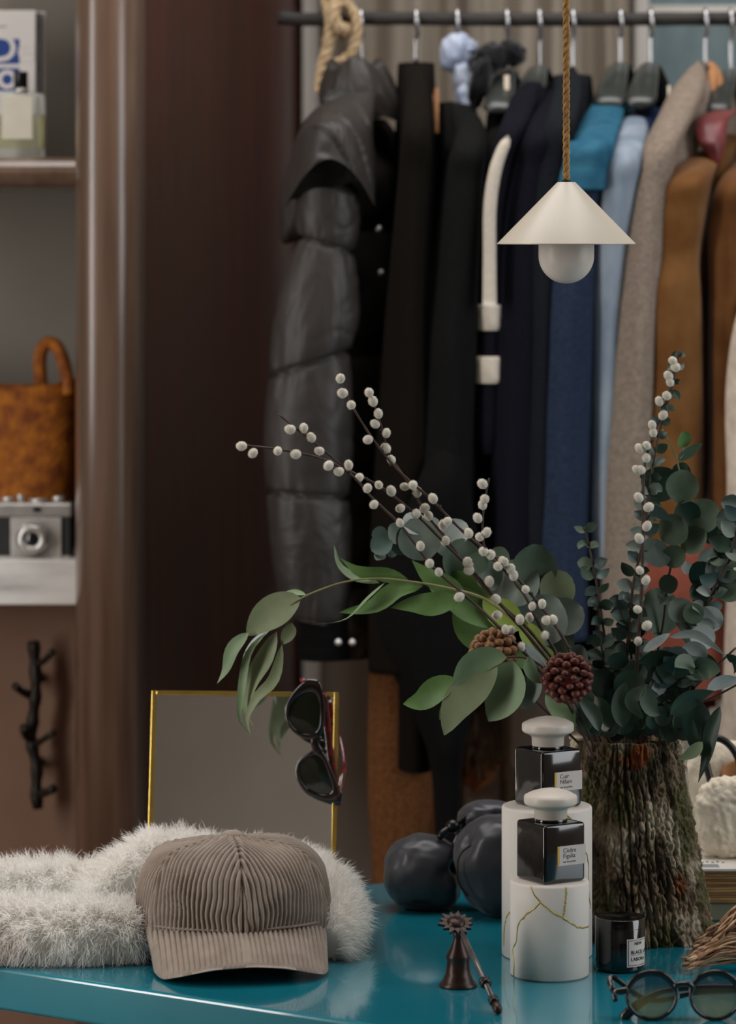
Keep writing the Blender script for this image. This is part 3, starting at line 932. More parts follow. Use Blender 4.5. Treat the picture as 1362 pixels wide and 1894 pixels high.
cloth_lump('satin_scarf', 'pale blue satin scarf gathered on a hanger hook', 'scarf',
           [(P(845, 98, 4.47), 0.022, 0.02, 0.026, 1.0, 0.25), (P(862, 94, 4.475), 0.014, 0.02, 0.017, 8.0, 0.8), (P(856, 148, 4.46), 0.013, 0.015, 0.024, 2.0, -0.1), (P(860, 190, 4.45), 0.012, 0.014, 0.026, 5.0, -0.15), (P(852, 225, 4.44), 0.010, 0.013, 0.022, 6.0, 0.1)], 'satin')
cloth_lump('velvet_scarf', 'black velvet scarf bunched over the hanger left of the lamp cord', 'scarf',
           [(P(905, 110, 4.46), 0.027, 0.024, 0.020, 3.0, -0.4), (P(945, 98, 4.47), 0.020, 0.022, 0.017, 4.0, 0.3), (P(888, 150, 4.44), 0.013, 0.016, 0.034, 7.0, 0.25)], 'black_fur')

# hanging scarf with a fringe low behind the pouches
fr = thing('fringed_scarf', 'taupe scarf ending in a long yarn fringe behind the green leaves', 'scarf', P(895, 1300, 4.5))
mesh('cloth', *sleeve_mesh([(890, 1000, 26, 4.52), (892, 1150, 30, 4.52), (894, 1300, 30, 4.52)], 4.52, 0.012, nu=24, nv=20, open_end=False), cols['fringe'], fr)
for k in range(16):
    x = 868 + k * 4
    e = x + random.uniform(-14, 18)
    mesh('fringe_yarn', *tube(cat([P(x, 1290, 4.5), P(x + random.uniform(-5, 5), 1340, 4.49), P(e, 1400 + random.uniform(0, 45), 4.49)], 10), [0.003] * 9 + [0.0035], 6), cols['fringe'], fr)
# tan bag and pale trouser legs glimpsed below the coats
tr = thing('pale_trousers', 'pale grey trousers hanging below the long black coat', 'trousers', P(830, 1500, 4.6))
for x in (803, 857, 936):
    mesh('trouser_leg', *sleeve_mesh([(x, 900, 10, 4.62), (x, 1200, 11, 4.62), (x, 1700, 12, 4.62)], 4.62, 0.03, nu=20, nv=20, fold=0.08), mat('stone_cotton', C(150, 140, 128), C(134, 124, 112), 0.9, 40), tr)
cloth_lump('tan_pouch', 'small tan cloth bundle low behind the fringe', 'bundle', [(P(885, 1425, 4.55), 0.02, 0.02, 0.026, 2.0, 0.3), (P(905, 1405, 4.55), 0.016, 0.02, 0.02, 9.0, 0.3)], 'tan')
st = thing('wooden_bench', 'low red brown wooden bench behind the pouches', 'bench', (P(830, 0, 4.85).x, 4.86, 0))
mesh('seat', *box2(P(862, 0, 4.75).x, P(1100, 0, 4.75).x, 4.72, 5.0, P(0, 1510, 4.75).z, P(0, 1470, 4.75).z, 0.004), m_wood, st, smooth=False)
for x in (874, 1088):
    for y in (4.75, 4.97):
        mesh('leg', *box2(P(x, 0, 4.75).x - 0.015, P(x, 0, 4.75).x + 0.015, y - 0.015, y + 0.015, 0, P(0, 1509, 4.75).z), m_wood, st, smooth=False)
# ------------------------------------------------------------------ pendant lamp
YL = 3.50
lx = P(1048, 0, YL).x
zt, zb = P(0, 337, YL).z, P(0, 452, YL).z
m_enamel = mat('cream_enamel', C(186, 177, 162), C(190, 181, 166), 0.38, 8, coat=0.2, coat_rough=0.3)
m_bulb = mat('frosted_bulb', C(214, 207, 198), None, 0.35, trans=0.12, ior=1.3)
m_cord = mat('gold_twisted_cord', C(168, 128, 70), C(120, 86, 42), 0.7, 300, stretch=(1, 1, 0.4), bump=0.4, bscale=600)
lamp = thing('pendant_lamp', 'cream conical pendant lamp with frosted bulb on twisted gold cord', 'lamp', (lx, YL, zb))
R0, R1 = 0.0703, 0.0098
mesh('shade', *lathe([(0.004, zt - zb), (R1 - 0.001, zt - zb), (R1, zt - zb - 0.0006), (R0 - 0.0006, 0.0012), (R0, 0.0004), (R0 - 0.0008, 0.0), (R0 - 0.0022, 0.0012), (R1 - 0.001, zt - zb - 0.003)], (lx, YL, zb), 96), m_enamel, lamp)
rb = 0.0282
prof = [(rb * 0.9, 0.018), (rb, 0.012), (rb, -0.0115)] + [(rb * math.cos(a), -0.0115 - rb * math.sin(a)) for a in np.linspace(0.12, math.pi / 2, 12)]
prof[-1] = (0, prof[-1][1])
mesh('bulb', *lathe(prof, (lx, YL, zb), 48), m_bulb, lamp)
mesh('socket', *lathe([(0.011, 0.05), (0.013, 0.03), (0.013, 0.008), (0.009, -0.004), (0, -0.004)], (lx, YL, zb), 20), mat('dark_socket', C(60, 56, 50), None, 0.5), lamp)
mesh('cord_grip', *lathe([(0.0042, 0.0), (0.0042, 0.003), (0.003, 0.004)], (lx, YL, zt - 0.001), 16), m_bronze, lamp)
rope([(lx, YL, zt + 0.001), (lx, YL, 2.0), (lx, YL, 2.98)], 0.0036, 'cord_strand', m_cord, lamp, strands=3, turns_per_m=42, n=6, samples=900)
mesh('ceiling_rose', *lathe([(0.04, 0), (0.04, -0.015), (0.01, -0.025), (0, -0.025)], (lx, YL, 3.0), 32), m_enamel, lamp)

# ------------------------------------------------------------------ standing mirror
m_brass = mat('brass', C(206, 176, 92), C(190, 158, 78), 0.25, 40, metal=0.9)
m_mirror = mat('mirror_silver', C(225, 225, 225), None, 0.015, metal=1.0)
TILT = math.radians(12)
mc = P(275, 0, 3.78).x, P(621, 0, 3.78).x
mcx, mw = (mc[0] + mc[1]) / 2, (mc[1] - mc[0])
yaw = math.radians(-4.0)
My = 3.745
mtop = P(0, 1281, My + 0.045).z
Mh = (mtop - TT - 0.002) / math.cos(TILT)
MR = Matrix.Rotation(yaw, 4, 'Z') @ Matrix.Rotation(-TILT, 4, 'X')
MM = Matrix.Translation((mcx, My, TT + 0.0025)) @ MR
mir = thing('table_mirror', 'rectangular table mirror with a thin brass frame behind the cap', 'mirror', (mcx, My, TT))


def mloc(x0, x1, y0, y1, z0, z1, bev=0.0):
    V, Fc = box2(x0, x1, y0, y1, z0, z1, bev)
    return [MM @ v for v in V], Fc


fw = 0.0045
mesh('mirror_glass', *mloc(-mw / 2 + 0.001, mw / 2 - 0.001, -0.001, 0.002, 0.001, Mh - 0.001), m_mirror, mir, smooth=False)
for nm, a in (('frame_side', (-mw / 2 - 0.0006, -mw / 2 + fw, -0.006, 0.006, 0, Mh, 0.0006)), ('frame_side', (mw / 2 - fw, mw / 2 + 0.0006, -0.006, 0.006, 0, Mh, 0.0006)),
              ('frame_rail', (-mw / 2 + fw, mw / 2 - fw, -0.006, 0.006, Mh - fw, Mh, 0.0006)), ('frame_rail', (-mw / 2 + fw, mw / 2 - fw, -0.006, 0.006, 0, fw, 0.0006))):
    mesh(nm, *mloc(*a), m_brass, mir, smooth=False)
mesh('backing', *mloc(-mw / 2 + 0.002, mw / 2 - 0.002, 0.002, 0.005, 0.002, Mh - 0.002), m_black_plastic, mir, smooth=False)
a, b = MM @ Vector((0, 0.006, Mh * 0.6)), MM @ Vector((0, 0.0, 0))
mesh('easel_leg', *tube([a, (a.x - 0.01, 3.80, TT + 0.003)], 0.003, 8), m_brass, mir)

# ------------------------------------------------------------------ pedestals, perfume bottles, candle
m_plaster = mat('kintsugi_plaster', C(206, 198, 190), C(214, 206, 198), 0.55, 12, bump=0.08, bscale=120)
m_gold = mat('gold_seam', C(190, 168, 84), C(160, 138, 60), 0.35, 80, metal=0.6)


def pedestal(px, Y, r, h, label, cracks):
    x = P(px, 0, Y).x
    g = thing('plaster_pedestal', label, 'pedestal', (x, Y, TT), 'plaster pedestals')
    mesh('cylinder_body', *lathe([(0, 0), (r - 0.002, 0), (r, 0.002), (r, h - 0.0025), (r - 0.0008, h - 0.0008), (r - 0.0025, h), (0, h)], (x, Y, TT), 72), m_plaster, g)
    for pts in cracks:
        pp = cat(pts, 40)
        path, rr = [], []
        for k, (a, z) in enumerate(pp):
            aa = a + 0.03 * N3(k * 0.35, px, 1)
            path.append(Vector((x + math.sin(aa) * (r - 0.0003), Y - math.cos(aa) * (r - 0.0003), TT + max(0.001, min(h - 0.001, z + 0.0008 * N3(k * 0.5, 3, px))))))
            rr.append(0.00095 + 0.0005 * N3(k * 0.4, px, 9))
        mesh('gold_seam', *tube(path, rr, 6), m_gold, g)
    return x


PF_Y, PB_Y = 3.405, 3.497
PFx = pedestal(1017, PF_Y, 0.0388, 0.0935, 'short plaster pedestal with gold mended cracks, in front', [
    [(-0.55, 0.0925), (-0.42, 0.083), (-0.30, 0.078), (-0.75, 0.062), (-1.0, 0.050), (-1.02, 0.038), (-1.25, 0.026), (-1.15, 0.014), (-1.18, 0.001)],
    [(-0.30, 0.078), (0.05, 0.068), (0.25, 0.064), (0.45, 0.059), (0.75, 0.052), (1.3, 0.049)],
    [(0.38, 0.0925), (0.36, 0.078), (0.30, 0.064)]])
PBx = pedestal(1012, PB_Y, 0.0457, 0.1515, 'taller plaster pedestal standing behind the short one', [
    [(0.35, 0.1505), (0.55, 0.142), (0.72, 0.128), (0.95, 0.11), (1.12, 0.09), (1.1, 0.07), (1.25, 0.05)],
    [(-0.9, 0.050), (-1.1, 0.044), (-1.25, 0.03), (-1.3, 0.012)]])

m_dark_glass = mat('black_glass', C(9, 9, 11), None, 0.06, coat=0.6, spec=0.6)
m_stopper = mat('pale_stone_stopper', C(198, 188, 176), C(206, 197, 186), 0.4, 20)
m_label = mat('label_paper', C(204, 196, 190), None, 0.75)
m_ink = mat('grey_ink', C(74, 70, 70), None, 0.8)
m_mustard = mat('mustard_strip', C(206, 166, 72), None, 0.6)


def perfume(cx, cy, z, label, lines, amber):
    g = thing('perfume_bottle', label, 'perfume bottle', (cx, cy, z), 'black perfume bottles')
    s, h = 0.0492, 0.0575
    rot = math.radians(32.5)
    V, Fc = bev_box(cx, cy, z + h / 2 + 0.0004, s, s, h, 0.0032, rot, 4)
    mesh('glass_body', V, Fc, m_dark_glass, g)
    mesh('neck_ring', *lathe([(0.0165, 0), (0.0165, 0.003), (0.014, 0.003)], (cx, cy, z + h), 28), m_dark_glass, g)
    zc = z + h + 0.0015
    mesh('stopper', *lathe([(0.0155, 0), (0.0162, 0.001), (0.0165, 0.010), (0.0185, 0.0122), (0.0242, 0.0145), (0.0260, 0.0162), (0.0263, 0.0175), (0.0263, 0.0222), (0.0256, 0.0238), (0.020, 0.0268), (0.012, 0.0292), (0.005, 0.0306), (0, 0.0308)], (cx, cy, zc), 56), m_stopper, g)
    # the right-hand face of the square bottle carries the label
    n = Vector((math.sin(rot - 0.0), -math.cos(rot), 0))
    n = Vector((math.sin(math.radians(90 - 57.5)), -math.cos(math.radians(90 - 57.5)), 0))
    t = Vector((-n.y, n.x, 0))
    fc = Vector((cx, cy, 0)) + n * (s / 2 + 0.0003)
    za, zb_ = z + 0.0175, z + 0.0365
    def quad(u0, u1, a, b, d=0.0):
        o = fc + n * d
        return [o + t * u0 + Vector((0, 0, a)), o + t * u1 + Vector((0, 0, a)), o + t * u1 + Vector((0, 0, b)), o + t * u0 + Vector((0, 0, b))]
    lab = mesh('paper_label', *solid_poly(quad(-0.007, 0.0245, za, zb_, 0.0002), -n * 0.0004), m_label, g, smooth=False)
    mesh('mustard_strip', *solid_poly(quad(-0.0095, -0.007, za, zb_, 0.0002), -n * 0.0004), m_mustard, g, smooth=False)
    o = fc + n * 0.0003
    for k, (s_, size, dz, bold) in enumerate(((lines[0], 0.0062, 0.0125, 0), (lines[1], 0.0062, 0.0072, 0), (lines[2], 0.0027, 0.0028, 0))):
        text_mesh('lettering', s_, size, m_ink, lab, o + t * (-0.003) + Vector((0, 0, za + dz)), t, (0, 0, 1), 0.00008)
    return g


perfume(PFx + 0.001, PF_Y, TT + 0.0935, 'black square perfume bottle on the short front pedestal', ('C\u00e8dre', 'Figalia', 'eau de parfum'), 0)
perfume(PBx + 0.001, PB_Y, TT + 0.1515, 'black square perfume bottle on the taller rear pedestal', ('Cuir', 'Nilam', 'eau de parfum'), 0)

Yk = 3.43
kx = P(1147.5, 0, Yk).x
rk, hk_ = 0.0249, 0.0525
cd = thing('candle_jar', 'small black glass candle jar with white printed label beside the pedestals', 'candle', (kx, Yk, TT))
mesh('glass_jar', *lathe([(0, 0), (rk - 0.004, 0), (rk - 0.001, 0.0012), (rk, 0.004), (rk, hk_ - 0.0008), (rk - 0.0008, hk_), (rk - 0.002, hk_ - 0.0008), (0, hk_ - 0.0008)], (kx, Yk, TT), 56), m_dark_glass, cd)
a0, a1 = 0.20, 1.22
la, lb = TT + 0.0065, TT + 0.034


def wrapk(a, z, d):
    return Vector((kx + math.sin(a) * (rk + d), Yk - math.cos(a) * (rk + d), z))


V = [wrapk(a0 + (a1 - a0) * i / 12, z, 0.0002) for z in (la, lb) for i in range(13)]
lab = mesh('paper_label', V, grid_faces(13, 2), m_label, cd)
m_black_ink = mat('black_ink', C(20, 20, 22), None, 0.8)
for z0_, z1_, b0_, b1_ in ((la + 0.0013, la + 0.0018, 0.05, 0.97), (lb - 0.0018, lb - 0.0013, 0.05, 0.97), (la + 0.0018, lb - 0.0018, 0.05, 0.075), (la + 0.0113, la + 0.0117, 0.16, 0.95)):
    V = [wrapk(a0 + (a1 - a0) * (b0_ + (b1_ - b0_) * i / 8), z, 0.0003) for z in (z0_, z1_) for i in range(9)]
    mesh('printed_rule', V, grid_faces(9, 2), m_black_ink, lab)
for s_, size, dz, x0_ in (('NEW', 0.0042, 0.0215, 0.008), ('BLACK LA', 0.0048, 0.0128, 0.0042), ('LABORA', 0.0048, 0.0060, 0.0042)):
    text_mesh('lettering', s_, size, m_black_ink, lab, (0, 0, 0), (1, 0, 0), (0, 0, 1), 0.00002, bold=0.00012,
              wrap=lambda x, y, z, dz=dz, x0_=x0_: wrapk(a0 + (x + x0_) / rk, la + dz + y, 0.00035 + z))
mesh('lid_rim', *tube([(kx + math.cos(a) * (rk - 0.0004), Yk + math.sin(a) * (rk - 0.0004), TT + 0.043) for a in np.linspace(0, 2 * math.pi, 49)], 0.0005, 6, caps=False), m_dark_glass, cd)

# ------------------------------------------------------------------ bark vase
Yv = 3.60
vx_, vt = P(1190, 0, Yv).x, P(1160, 0, Yv).x
vh = P(0, 1362, Yv).z - TT
m_bark = bpy.data.materials.new('mossy_bark')
m_bark.use_nodes = True
nt = m_bark.node_tree
bs = nt.nodes['Principled BSDF']
bs.inputs['Roughness'].default_value = 0.95
bs.inputs['Specular IOR Level'].default_value = 0.2
tc = nt.nodes.new('ShaderNodeTexCoord')


def nz(scale, detail, lo, hi, stretch=(1, 1, 1), w=0.0):
    mp = nt.nodes.new('ShaderNodeMapping')
    mp.inputs['Scale'].default_value = stretch
    mp.inputs['Location'].default_value = (w, w * 2, w)
    nt.links.new(tc.outputs['Object'], mp.inputs[0])
    n = nt.nodes.new('ShaderNodeTexNoise')
    n.inputs['Scale'].default_value = scale
    n.inputs['Detail'].default_value = detail
    nt.links.new(mp.outputs[0], n.inputs['Vector'])
    r = nt.nodes.new('ShaderNodeMapRange')
    r.inputs['From Min'].default_value = lo
    r.inputs['From Max'].default_value = hi
    nt.links.new(n.outputs[0], r.inputs[0])
    return r.outputs[0]


def mixc(fac, a, b):
    x = nt.nodes.new('ShaderNodeMix')
    x.data_type = 'RGBA'
    nt.links.new(fac, x.inputs[0])
    for k, v in ((6, a), (7, b)):
        if isinstance(v, tuple):
            x.inputs[k].default_value = v
        else:
            nt.links.new(v, x.inputs[k])
    return x.outputs[2]


c = mixc(nz(60, 6, 0.35, 0.65, (1, 1, 0.4)), C(58, 47, 37), C(128, 110, 88))
c = mixc(nz(26, 5, 0.52, 0.62, (1, 1, 0.7), 3.1), c, C(88, 84, 56))
c = mixc(nz(24, 8, 0.50, 0.62, (1, 1, 0.55), 7.7), c, C(176, 164, 142))
c = mixc(nz(19, 4, 0.67, 0.70, (1, 1, 0.8), 11.3), c, C(132, 70, 38))
nt.links.new(c, bs.inputs['Base Color'])
nb_ = nt.nodes.new('ShaderNodeTexNoise')
nb_.inputs['Scale'].default_value = 260
nb_.inputs['Detail'].default_value = 5
nt.links.new(tc.outputs['Object'], nb_.inputs['Vector'])
bp = nt.nodes.new('ShaderNodeBump')
bp.inputs['Strength'].default_value = 0.8
bp.inputs['Distance'].default_value = 0.003
nt.links.new(nb_.outputs[0], bp.inputs['Height'])
nt.links.new(bp.outputs[0], bs.inputs['Normal'])

vase = thing('bark_vase', 'tree trunk vase with rough mossy bark holding the branches', 'vase', (vx_, Yv, TT))
nu, nv = 420, 150
V = []
for j in range(nv):
    t = j / (nv - 1)
    rr = 0.0595 + (0.0735 - 0.0595) * (1 - t) ** 1.2 + 0.004 * (1 - t) ** 8
    cx = vx_ + (vt - vx_) * t ** 0.9
    for i in range(nu):
        a = 2 * math.pi * i / nu
        ca, sa = math.cos(a), math.sin(a)
        wob = 0.35 * N3(ca * 1.2, sa * 1.2, t * 3)
        rid = abs(N3(ca * 6.5 + wob, sa * 6.5 + wob, t * 1.6 + 3))
        fine = abs(N3(ca * 15, sa * 15, t * 16))
        tiny = N3(ca * 34, sa * 34, t * 46)
        d = -0.0085 * (1 - min(1, rid * 4.2)) ** 2 - 0.0046 * (1 - min(1, fine * 3)) + 0.0022 * tiny + 0.003 * N3(ca * 2, sa * 2, t * 2)
        V.append((cx + ca * (rr + d), Yv + sa * (rr + d), TT + vh * t + 0.0012 * N3(ca * 9, sa * 9, 5) * t))
Fc = grid_faces(nu, nv, wrap_u=True)
k = len(V)
top = V[-nu:]
for q, dz in ((0.88, 0.0), (0.80, -0.002), (0.78, -0.05)):
    for v in top:
        V.append((vt + (v[0] - vt) * q, Yv + (v[1] - Yv) * q, v[2] + dz + 0.001 * N3(v[0] * 90, v[1] * 90, q)))
for b in range(3):
    r0 = k - nu + b * nu
    Fc += [(r0 + i, r0 + (i + 1) % nu, r0 + nu + (i + 1) % nu, r0 + nu + i) for i in range(nu)]
Fc.append(tuple(range(len(V) - nu, len(V))))
Fc.append(tuple(reversed(range(nu))))
mesh('bark_shell', V, Fc, m_bark, vase)
VTOP = Vector((vt, Yv, TT + vh))

# ------------------------------------------------------------------ candle snuffer
m_oldbronze = mat('aged_bronze', C(58, 40, 34), C(40, 28, 24), 0.35, 60, metal=0.5)
sp = on_table(848, 1824)
sn = thing('candle_snuffer', 'dark bronze candle snuffer bell with sunflower top and jointed rod', 'candle snuffer', sp)
prof = [(0.0175, 0.0002), (0.0188, 0.0004), (0.0188, 0.0018), (0.0165, 0.0045), (0.0138, 0.0085), (0.0136, 0.0105), (0.0124, 0.0115), (0.0112, 0.020), (0.0113, 0.0265), (0.0121, 0.028), (0.0118, 0.030), (0.0096, 0.0345), (0.0070, 0.0395), (0.0048, 0.045), (0.0046, 0.0485), (0.0056, 0.0500), (0.0050, 0.0518), (0.0038, 0.053), (0.0036, 0.0555), (0, 0.0558)]
mesh('bell', *lathe(prof, sp, 40), m_oldbronze, sn)
fc = sp + Vector((-0.002, -0.002, 0.0625))
fn = Vector((0.08, -0.5, 1)).normalized()
q = Vector((0, 0, 1)).rotation_difference(fn)
mesh('flower_core', *lathe([(0.0075, -0.003), (0.009, 0.0), (0.006, 0.0022), (0, 0.0028)], fc, 20, fn), m_oldbronze, sn)
for k in range(13):
    a = 2 * math.pi * k / 13
    d, w = Vector((math.cos(a), math.sin(a), 0)), Vector((-math.sin(a), math.cos(a), 0))
    ln = 0.0185 if k % 2 else 0.0165
    pts = [d * 0.005 - w * 0.0022, d * 0.010 - w * 0.0034, d * ln, d * 0.010 + w * 0.0034, d * 0.005 + w * 0.0022]
    V, Fc = solid_poly([fc + q @ p for p in pts], -fn * 0.0028)
    mesh('petal', V, Fc, m_oldbronze, sn, smooth=False)
mesh('flower_stem', *tube([sp + Vector((0, 0, 0.055)), fc], 0.0032, 10), m_oldbronze, sn)
ra, rb_ = sp + Vector((0.0015, -0.006, 0.0575)), on_table(921, 1876, 0.0045)
mesh('rod', *tube([ra, rb_], 0.0024, 12), mat('worn_steel', C(120, 110, 108), C(96, 86, 84), 0.3, 60, metal=0.6), sn)
dr = (rb_ - ra)
for s_, r_ in ((0.66, 0.0056), (0.69, 0.0056), (0.88, 0.0050), (0.905, 0.0050)):
    c0 = ra + dr * s_
    mesh('rod_ring', *tube([c0 - dr.normalized() * 0.0026, c0 - dr.normalized() * 0.0012, c0 + dr.normalized() * 0.0012, c0 + dr.normalized() * 0.0026], [r_ * 0.8, r_, r_, r_ * 0.8], 14), m_black_plastic, sn)
mesh('rod_tip', *tube([ra + dr * 0.93, ra + dr * 0.96, rb_, rb_ + dr.normalized() * 0.004], [0.003, 0.0045, 0.0045, 0.003], 14), m_oldbronze, sn)

# ------------------------------------------------------------------ padded pouches
m_satin_black = mat('black_padded_satin', C(47, 47, 52), C(54, 54, 59), 0.38, 6, bump=0.15, bscale=14, bdist=0.01, sheen=0.15)


def pouch(label, c, rx, ry, rz, creases, seam=True, rot=0.0, seed=0.0, name='padded_pouch'):
    c = Vector(c)
    g = thing(name, label, 'pouch', (c.x, c.y, TT), 'black padded pouches')
    R = Matrix.Rotation(rot, 3, 'Y')
    V = []
    nu, nv = 110, 70
    for j in range(nv):
        ph = math.pi * j / (nv - 1)
        for i in range(nu):
            th = 2 * math.pi * i / nu
            d = Vector((math.sin(ph) * math.cos(th), math.sin(ph) * math.sin(th), math.cos(ph)))
            e = Vector([math.copysign(abs(x) ** 0.85, x) for x in d])
            s = 1 + 0.05 * N3(d.x * 1.6 + seed, d.y * 1.6, d.z * 1.6) + 0.025 * N3(d.x * 4 + seed, d.y * 4, d.z * 4)
            for cd_, w, dep in creases:
                cv = Vector(cd_).normalized()
                s -= dep * math.exp(-((d - cv).length / w) ** 2)
            p = R @ Vector((e.x * rx * s, e.y * ry * s, e.z * rz * s))
            p = c + p
            if p.z < TT + 0.001:
                p.z = TT + 0.001 + (p.z - TT) * 0.02
            p.z = max(p.z, TT + 0.0004)
            V.append(p)
    mesh('padding', V, grid_faces(nu, nv, wrap_u=True), m_satin_black, g)
    if seam:
        pts = []
        for i in range(61):
            a = 2 * math.pi * i / 60
            d = Vector((math.cos(a), -0.35, math.sin(a))).normalized()
            e = Vector([math.copysign(abs(x) ** 0.85, x) for x in d])
            s = 1.0 + 0.05 * N3(d.x * 1.6 + seed, d.y * 1.6, d.z * 1.6) + 0.025 * N3(d.x * 4 + seed, d.y * 4, d.z * 4)
            for cd_, w, dep in creases:
                s -= dep * math.exp(-((d - Vector(cd_).normalized()).length / w) ** 2)
            p = c + R @ Vector((e.x * rx * s, e.y * ry * s, e.z * rz * s))
            p.z = max(p.z, TT + 0.0015)
            pts.append(p)
    return g


g1 = pouch('puffy black satin pouch lying flat, left of the pair', P(786, 1614, 3.74), 0.045, 0.042, 0.040, [((0.75, -0.5, 0.3), 0.30, 0.30), ((0.3, -0.8, 0.1), 0.22, 0.07), ((0.95, -0.2, -0.1), 0.35, 0.15), ((0.2, -0.3, 0.9), 0.35, -0.05)], rot=0.1, seed=1.2)
g2 = pouch('puffy black satin pouch behind the plaster pedestal', P(925, 1601, 3.70), 0.047, 0.042, 0.054, [((-0.6, -0.5, 0.75), 0.3, 0.16)], rot=-0.35, seed=4.4)
g3 = pouch('small black drawstring pouch lying on the other two pouches', P(905, 1518, 3.75), 0.034, 0.028, 0.022, [((0.2, -0.8, 0.4), 0.25, 0.25), ((-0.4, -0.8, -0.2), 0.3, 0.2)], rot=0.0, seed=7.1, name='drawstring_pouch')
tg = P(838, 1528, 3.73)
mesh('cord_toggle', *sphere(tg, 0.008, 0.008, 0.0075, 18, 12), m_black_plastic, g3)
mesh('drawstring', *tube(cat([P(870, 1505, 3.735), tg + Vector((0.004, 0, 0.002)), tg, P(820, 1540, 3.725), P(813, 1551, 3.72)], 16), [0.003, 0.003, 0.003, .003, .003, .003, .003, .003, 0.0032, .0035, .004, .0042, .0045, .0045, .004, .003], 8), m_black_plastic, g3)
mesh('drawstring', *tube(cat([tg, P(845, 1545, 3.725), P(840, 1562, 3.715), P(856, 1556, 3.712)], 14), 0.0022, 8), m_black_plastic, g3)
for g, pts in ((g1, [P(712, 1620, 3.742), P(717, 1642, 3.732), P(734, 1660, 3.717), P(765, 1671, 3.706), P(800, 1675, 3.702)]), (g2, [P(872, 1562, 3.672), P(852, 1580, 3.672), P(846, 1605, 3.668), P(850, 1635, 3.664), P(866, 1658, 3.660)])):
    mesh('piping', *tube(cat(pts, 20), 0.0011, 6), m_black_plastic, g)

# ------------------------------------------------------------------ books and fleece bag at the right
m_page = mat('aged_paper', C(176, 138, 92), C(120, 84, 50), 0.9, 30, stretch=(1, 1, 40))
m_whitecover = mat('white_paper_cover', C(206, 200, 190), C(196, 190, 180), 0.7, 20)
bx0 = P(1272, 0, 3.66).x
hz = P(0, 1600, 3.66).z
bk1 = thing('hardback_book', 'grey green hardback book at the bottom of the stack on the right', 'book', (bx0 + 0.08, 3.72, TT))
g_z = TT + 0.020
mesh('cover', *box2(bx0 - 0.004, bx0 + 0.17, 3.665, 3.80, TT + 0.0003, g_z, 0.002), mat('sage_cover', C(122, 120, 98), C(110, 108, 88), 0.7, 20), bk1, smooth=False)
bk2 = thing('old_book', 'old book with ragged brown pages under the white booklet', 'book', (bx0 + 0.08, 3.72, g_z))
zz_ = g_z
for k in range(12):
    h = 0.0028
    w = random.uniform(-0.0025, 0.0025)
    mesh('page_sheaf', *box2(bx0 + w, bx0 + 0.165, 3.662 + abs(w), 3.795, zz_ + 0.0001, zz_ + h - 0.0002, 0.0004), m_page, bk2, smooth=False)
    zz_ += h
wb = thing('white_booklet', 'white booklet with grey print lying on top of the old book', 'booklet', (bx0 + 0.08, 3.72, zz_))
mesh('sheet', *box2(bx0 - 0.004, bx0 + 0.17, 3.660, 3.80, zz_ + 0.0004, zz_ + 0.0034, 0.0006), m_whitecover, wb, smooth=False)
mesh('printed_band', *box2(bx0 + 0.004, bx0 + 0.035, 3.668, 3.685, zz_ + 0.0034, zz_ + 0.0038), mat('grey_band', C(128, 130, 138), None, 0.7), wb, smooth=False)
for k in range(7):
    mesh('printed_mark', *box2(bx0 + 0.007 + k * 0.0055, bx0 + 0.0098 + k * 0.0055, 3.694 + 0.004 * (k % 2), 3.698 + 0.004 * (k % 2), zz_ + 0.0034, zz_ + 0.0037), m_ink, wb, smooth=False)
bag_z = zz_ + 0.0036

m_fleece = mat('cream_fleece', C(222, 210, 190), C(206, 193, 172), 0.95, 60, bump=0.3, bscale=300)
bagc = P(1362, 0, 3.75).x
bag = thing('fleece_bag', 'cream curly fleece handbag with a black leather handle', 'handbag', (bagc, 3.755, bag_z))


def fleece(c, rx, ry, rz, seed, nu=150, nv=90, amp=0.0032):
    V = []
    for j in range(nv):
        ph = math.pi * j / (nv - 1)
        for i in range(nu):
            th = 2 * math.pi * i / nu
            d = Vector((math.sin(ph) * math.cos(th), math.sin(ph) * math.sin(th), math.cos(ph)))
            e = Vector([math.copysign(abs(x) ** 0.62, x) for x in d])
            p = Vector((e.x * rx, e.y * ry, e.z * rz))
            cell = mnoise.voronoi(p * 120 + Vector((seed, 0, 0)))[0][0]
            p += d * (amp * (1 - min(1, cell * 1.5)) + 0.002 * N3(p.x * 60, p.y * 60 + seed, p.z * 60))
            p = Vector(c) + p
            p.z = max(p.z, bag_z + 0.0003)
            V.append(p)
    return V, grid_faces(nu, nv, wrap_u=True)


zf = P(0, 1440, 3.72).z
mesh('front_panel', *fleece((bagc + 0.004, 3.728, (bag_z + zf) / 2), 0.049, 0.020, (zf - bag_z) / 2, 1.0), m_fleece, bag)
zf2 = P(0, 1372, 3.77).z
mesh('back_panel', *fleece((bagc - 0.008, 3.776, (bag_z + zf2) / 2), 0.045, 0.016, (zf2 - bag_z) / 2, 4.0, amp=0.001), m_fleece, bag)
mesh('lining', *sphere((bagc + 0.012, 3.752, P(0, 1440, 3.75).z), 0.030, 0.006, 0.022, 24, 14), cols['tan'], bag)
mesh('handle', *tube(cat([P(1322, 1470, 3.744), P(1310, 1425, 3.748), P(1304, 1392, 3.75), P(1312, 1370, 3.75), P(1330, 1366, 3.75), P(1350, 1378, 3.748), P(1366, 1404, 3.745), P(1374, 1450, 3.742)], 40), 0.0040, 10), mat('black_leather', C(20, 19, 20), None, 0.35), bag)

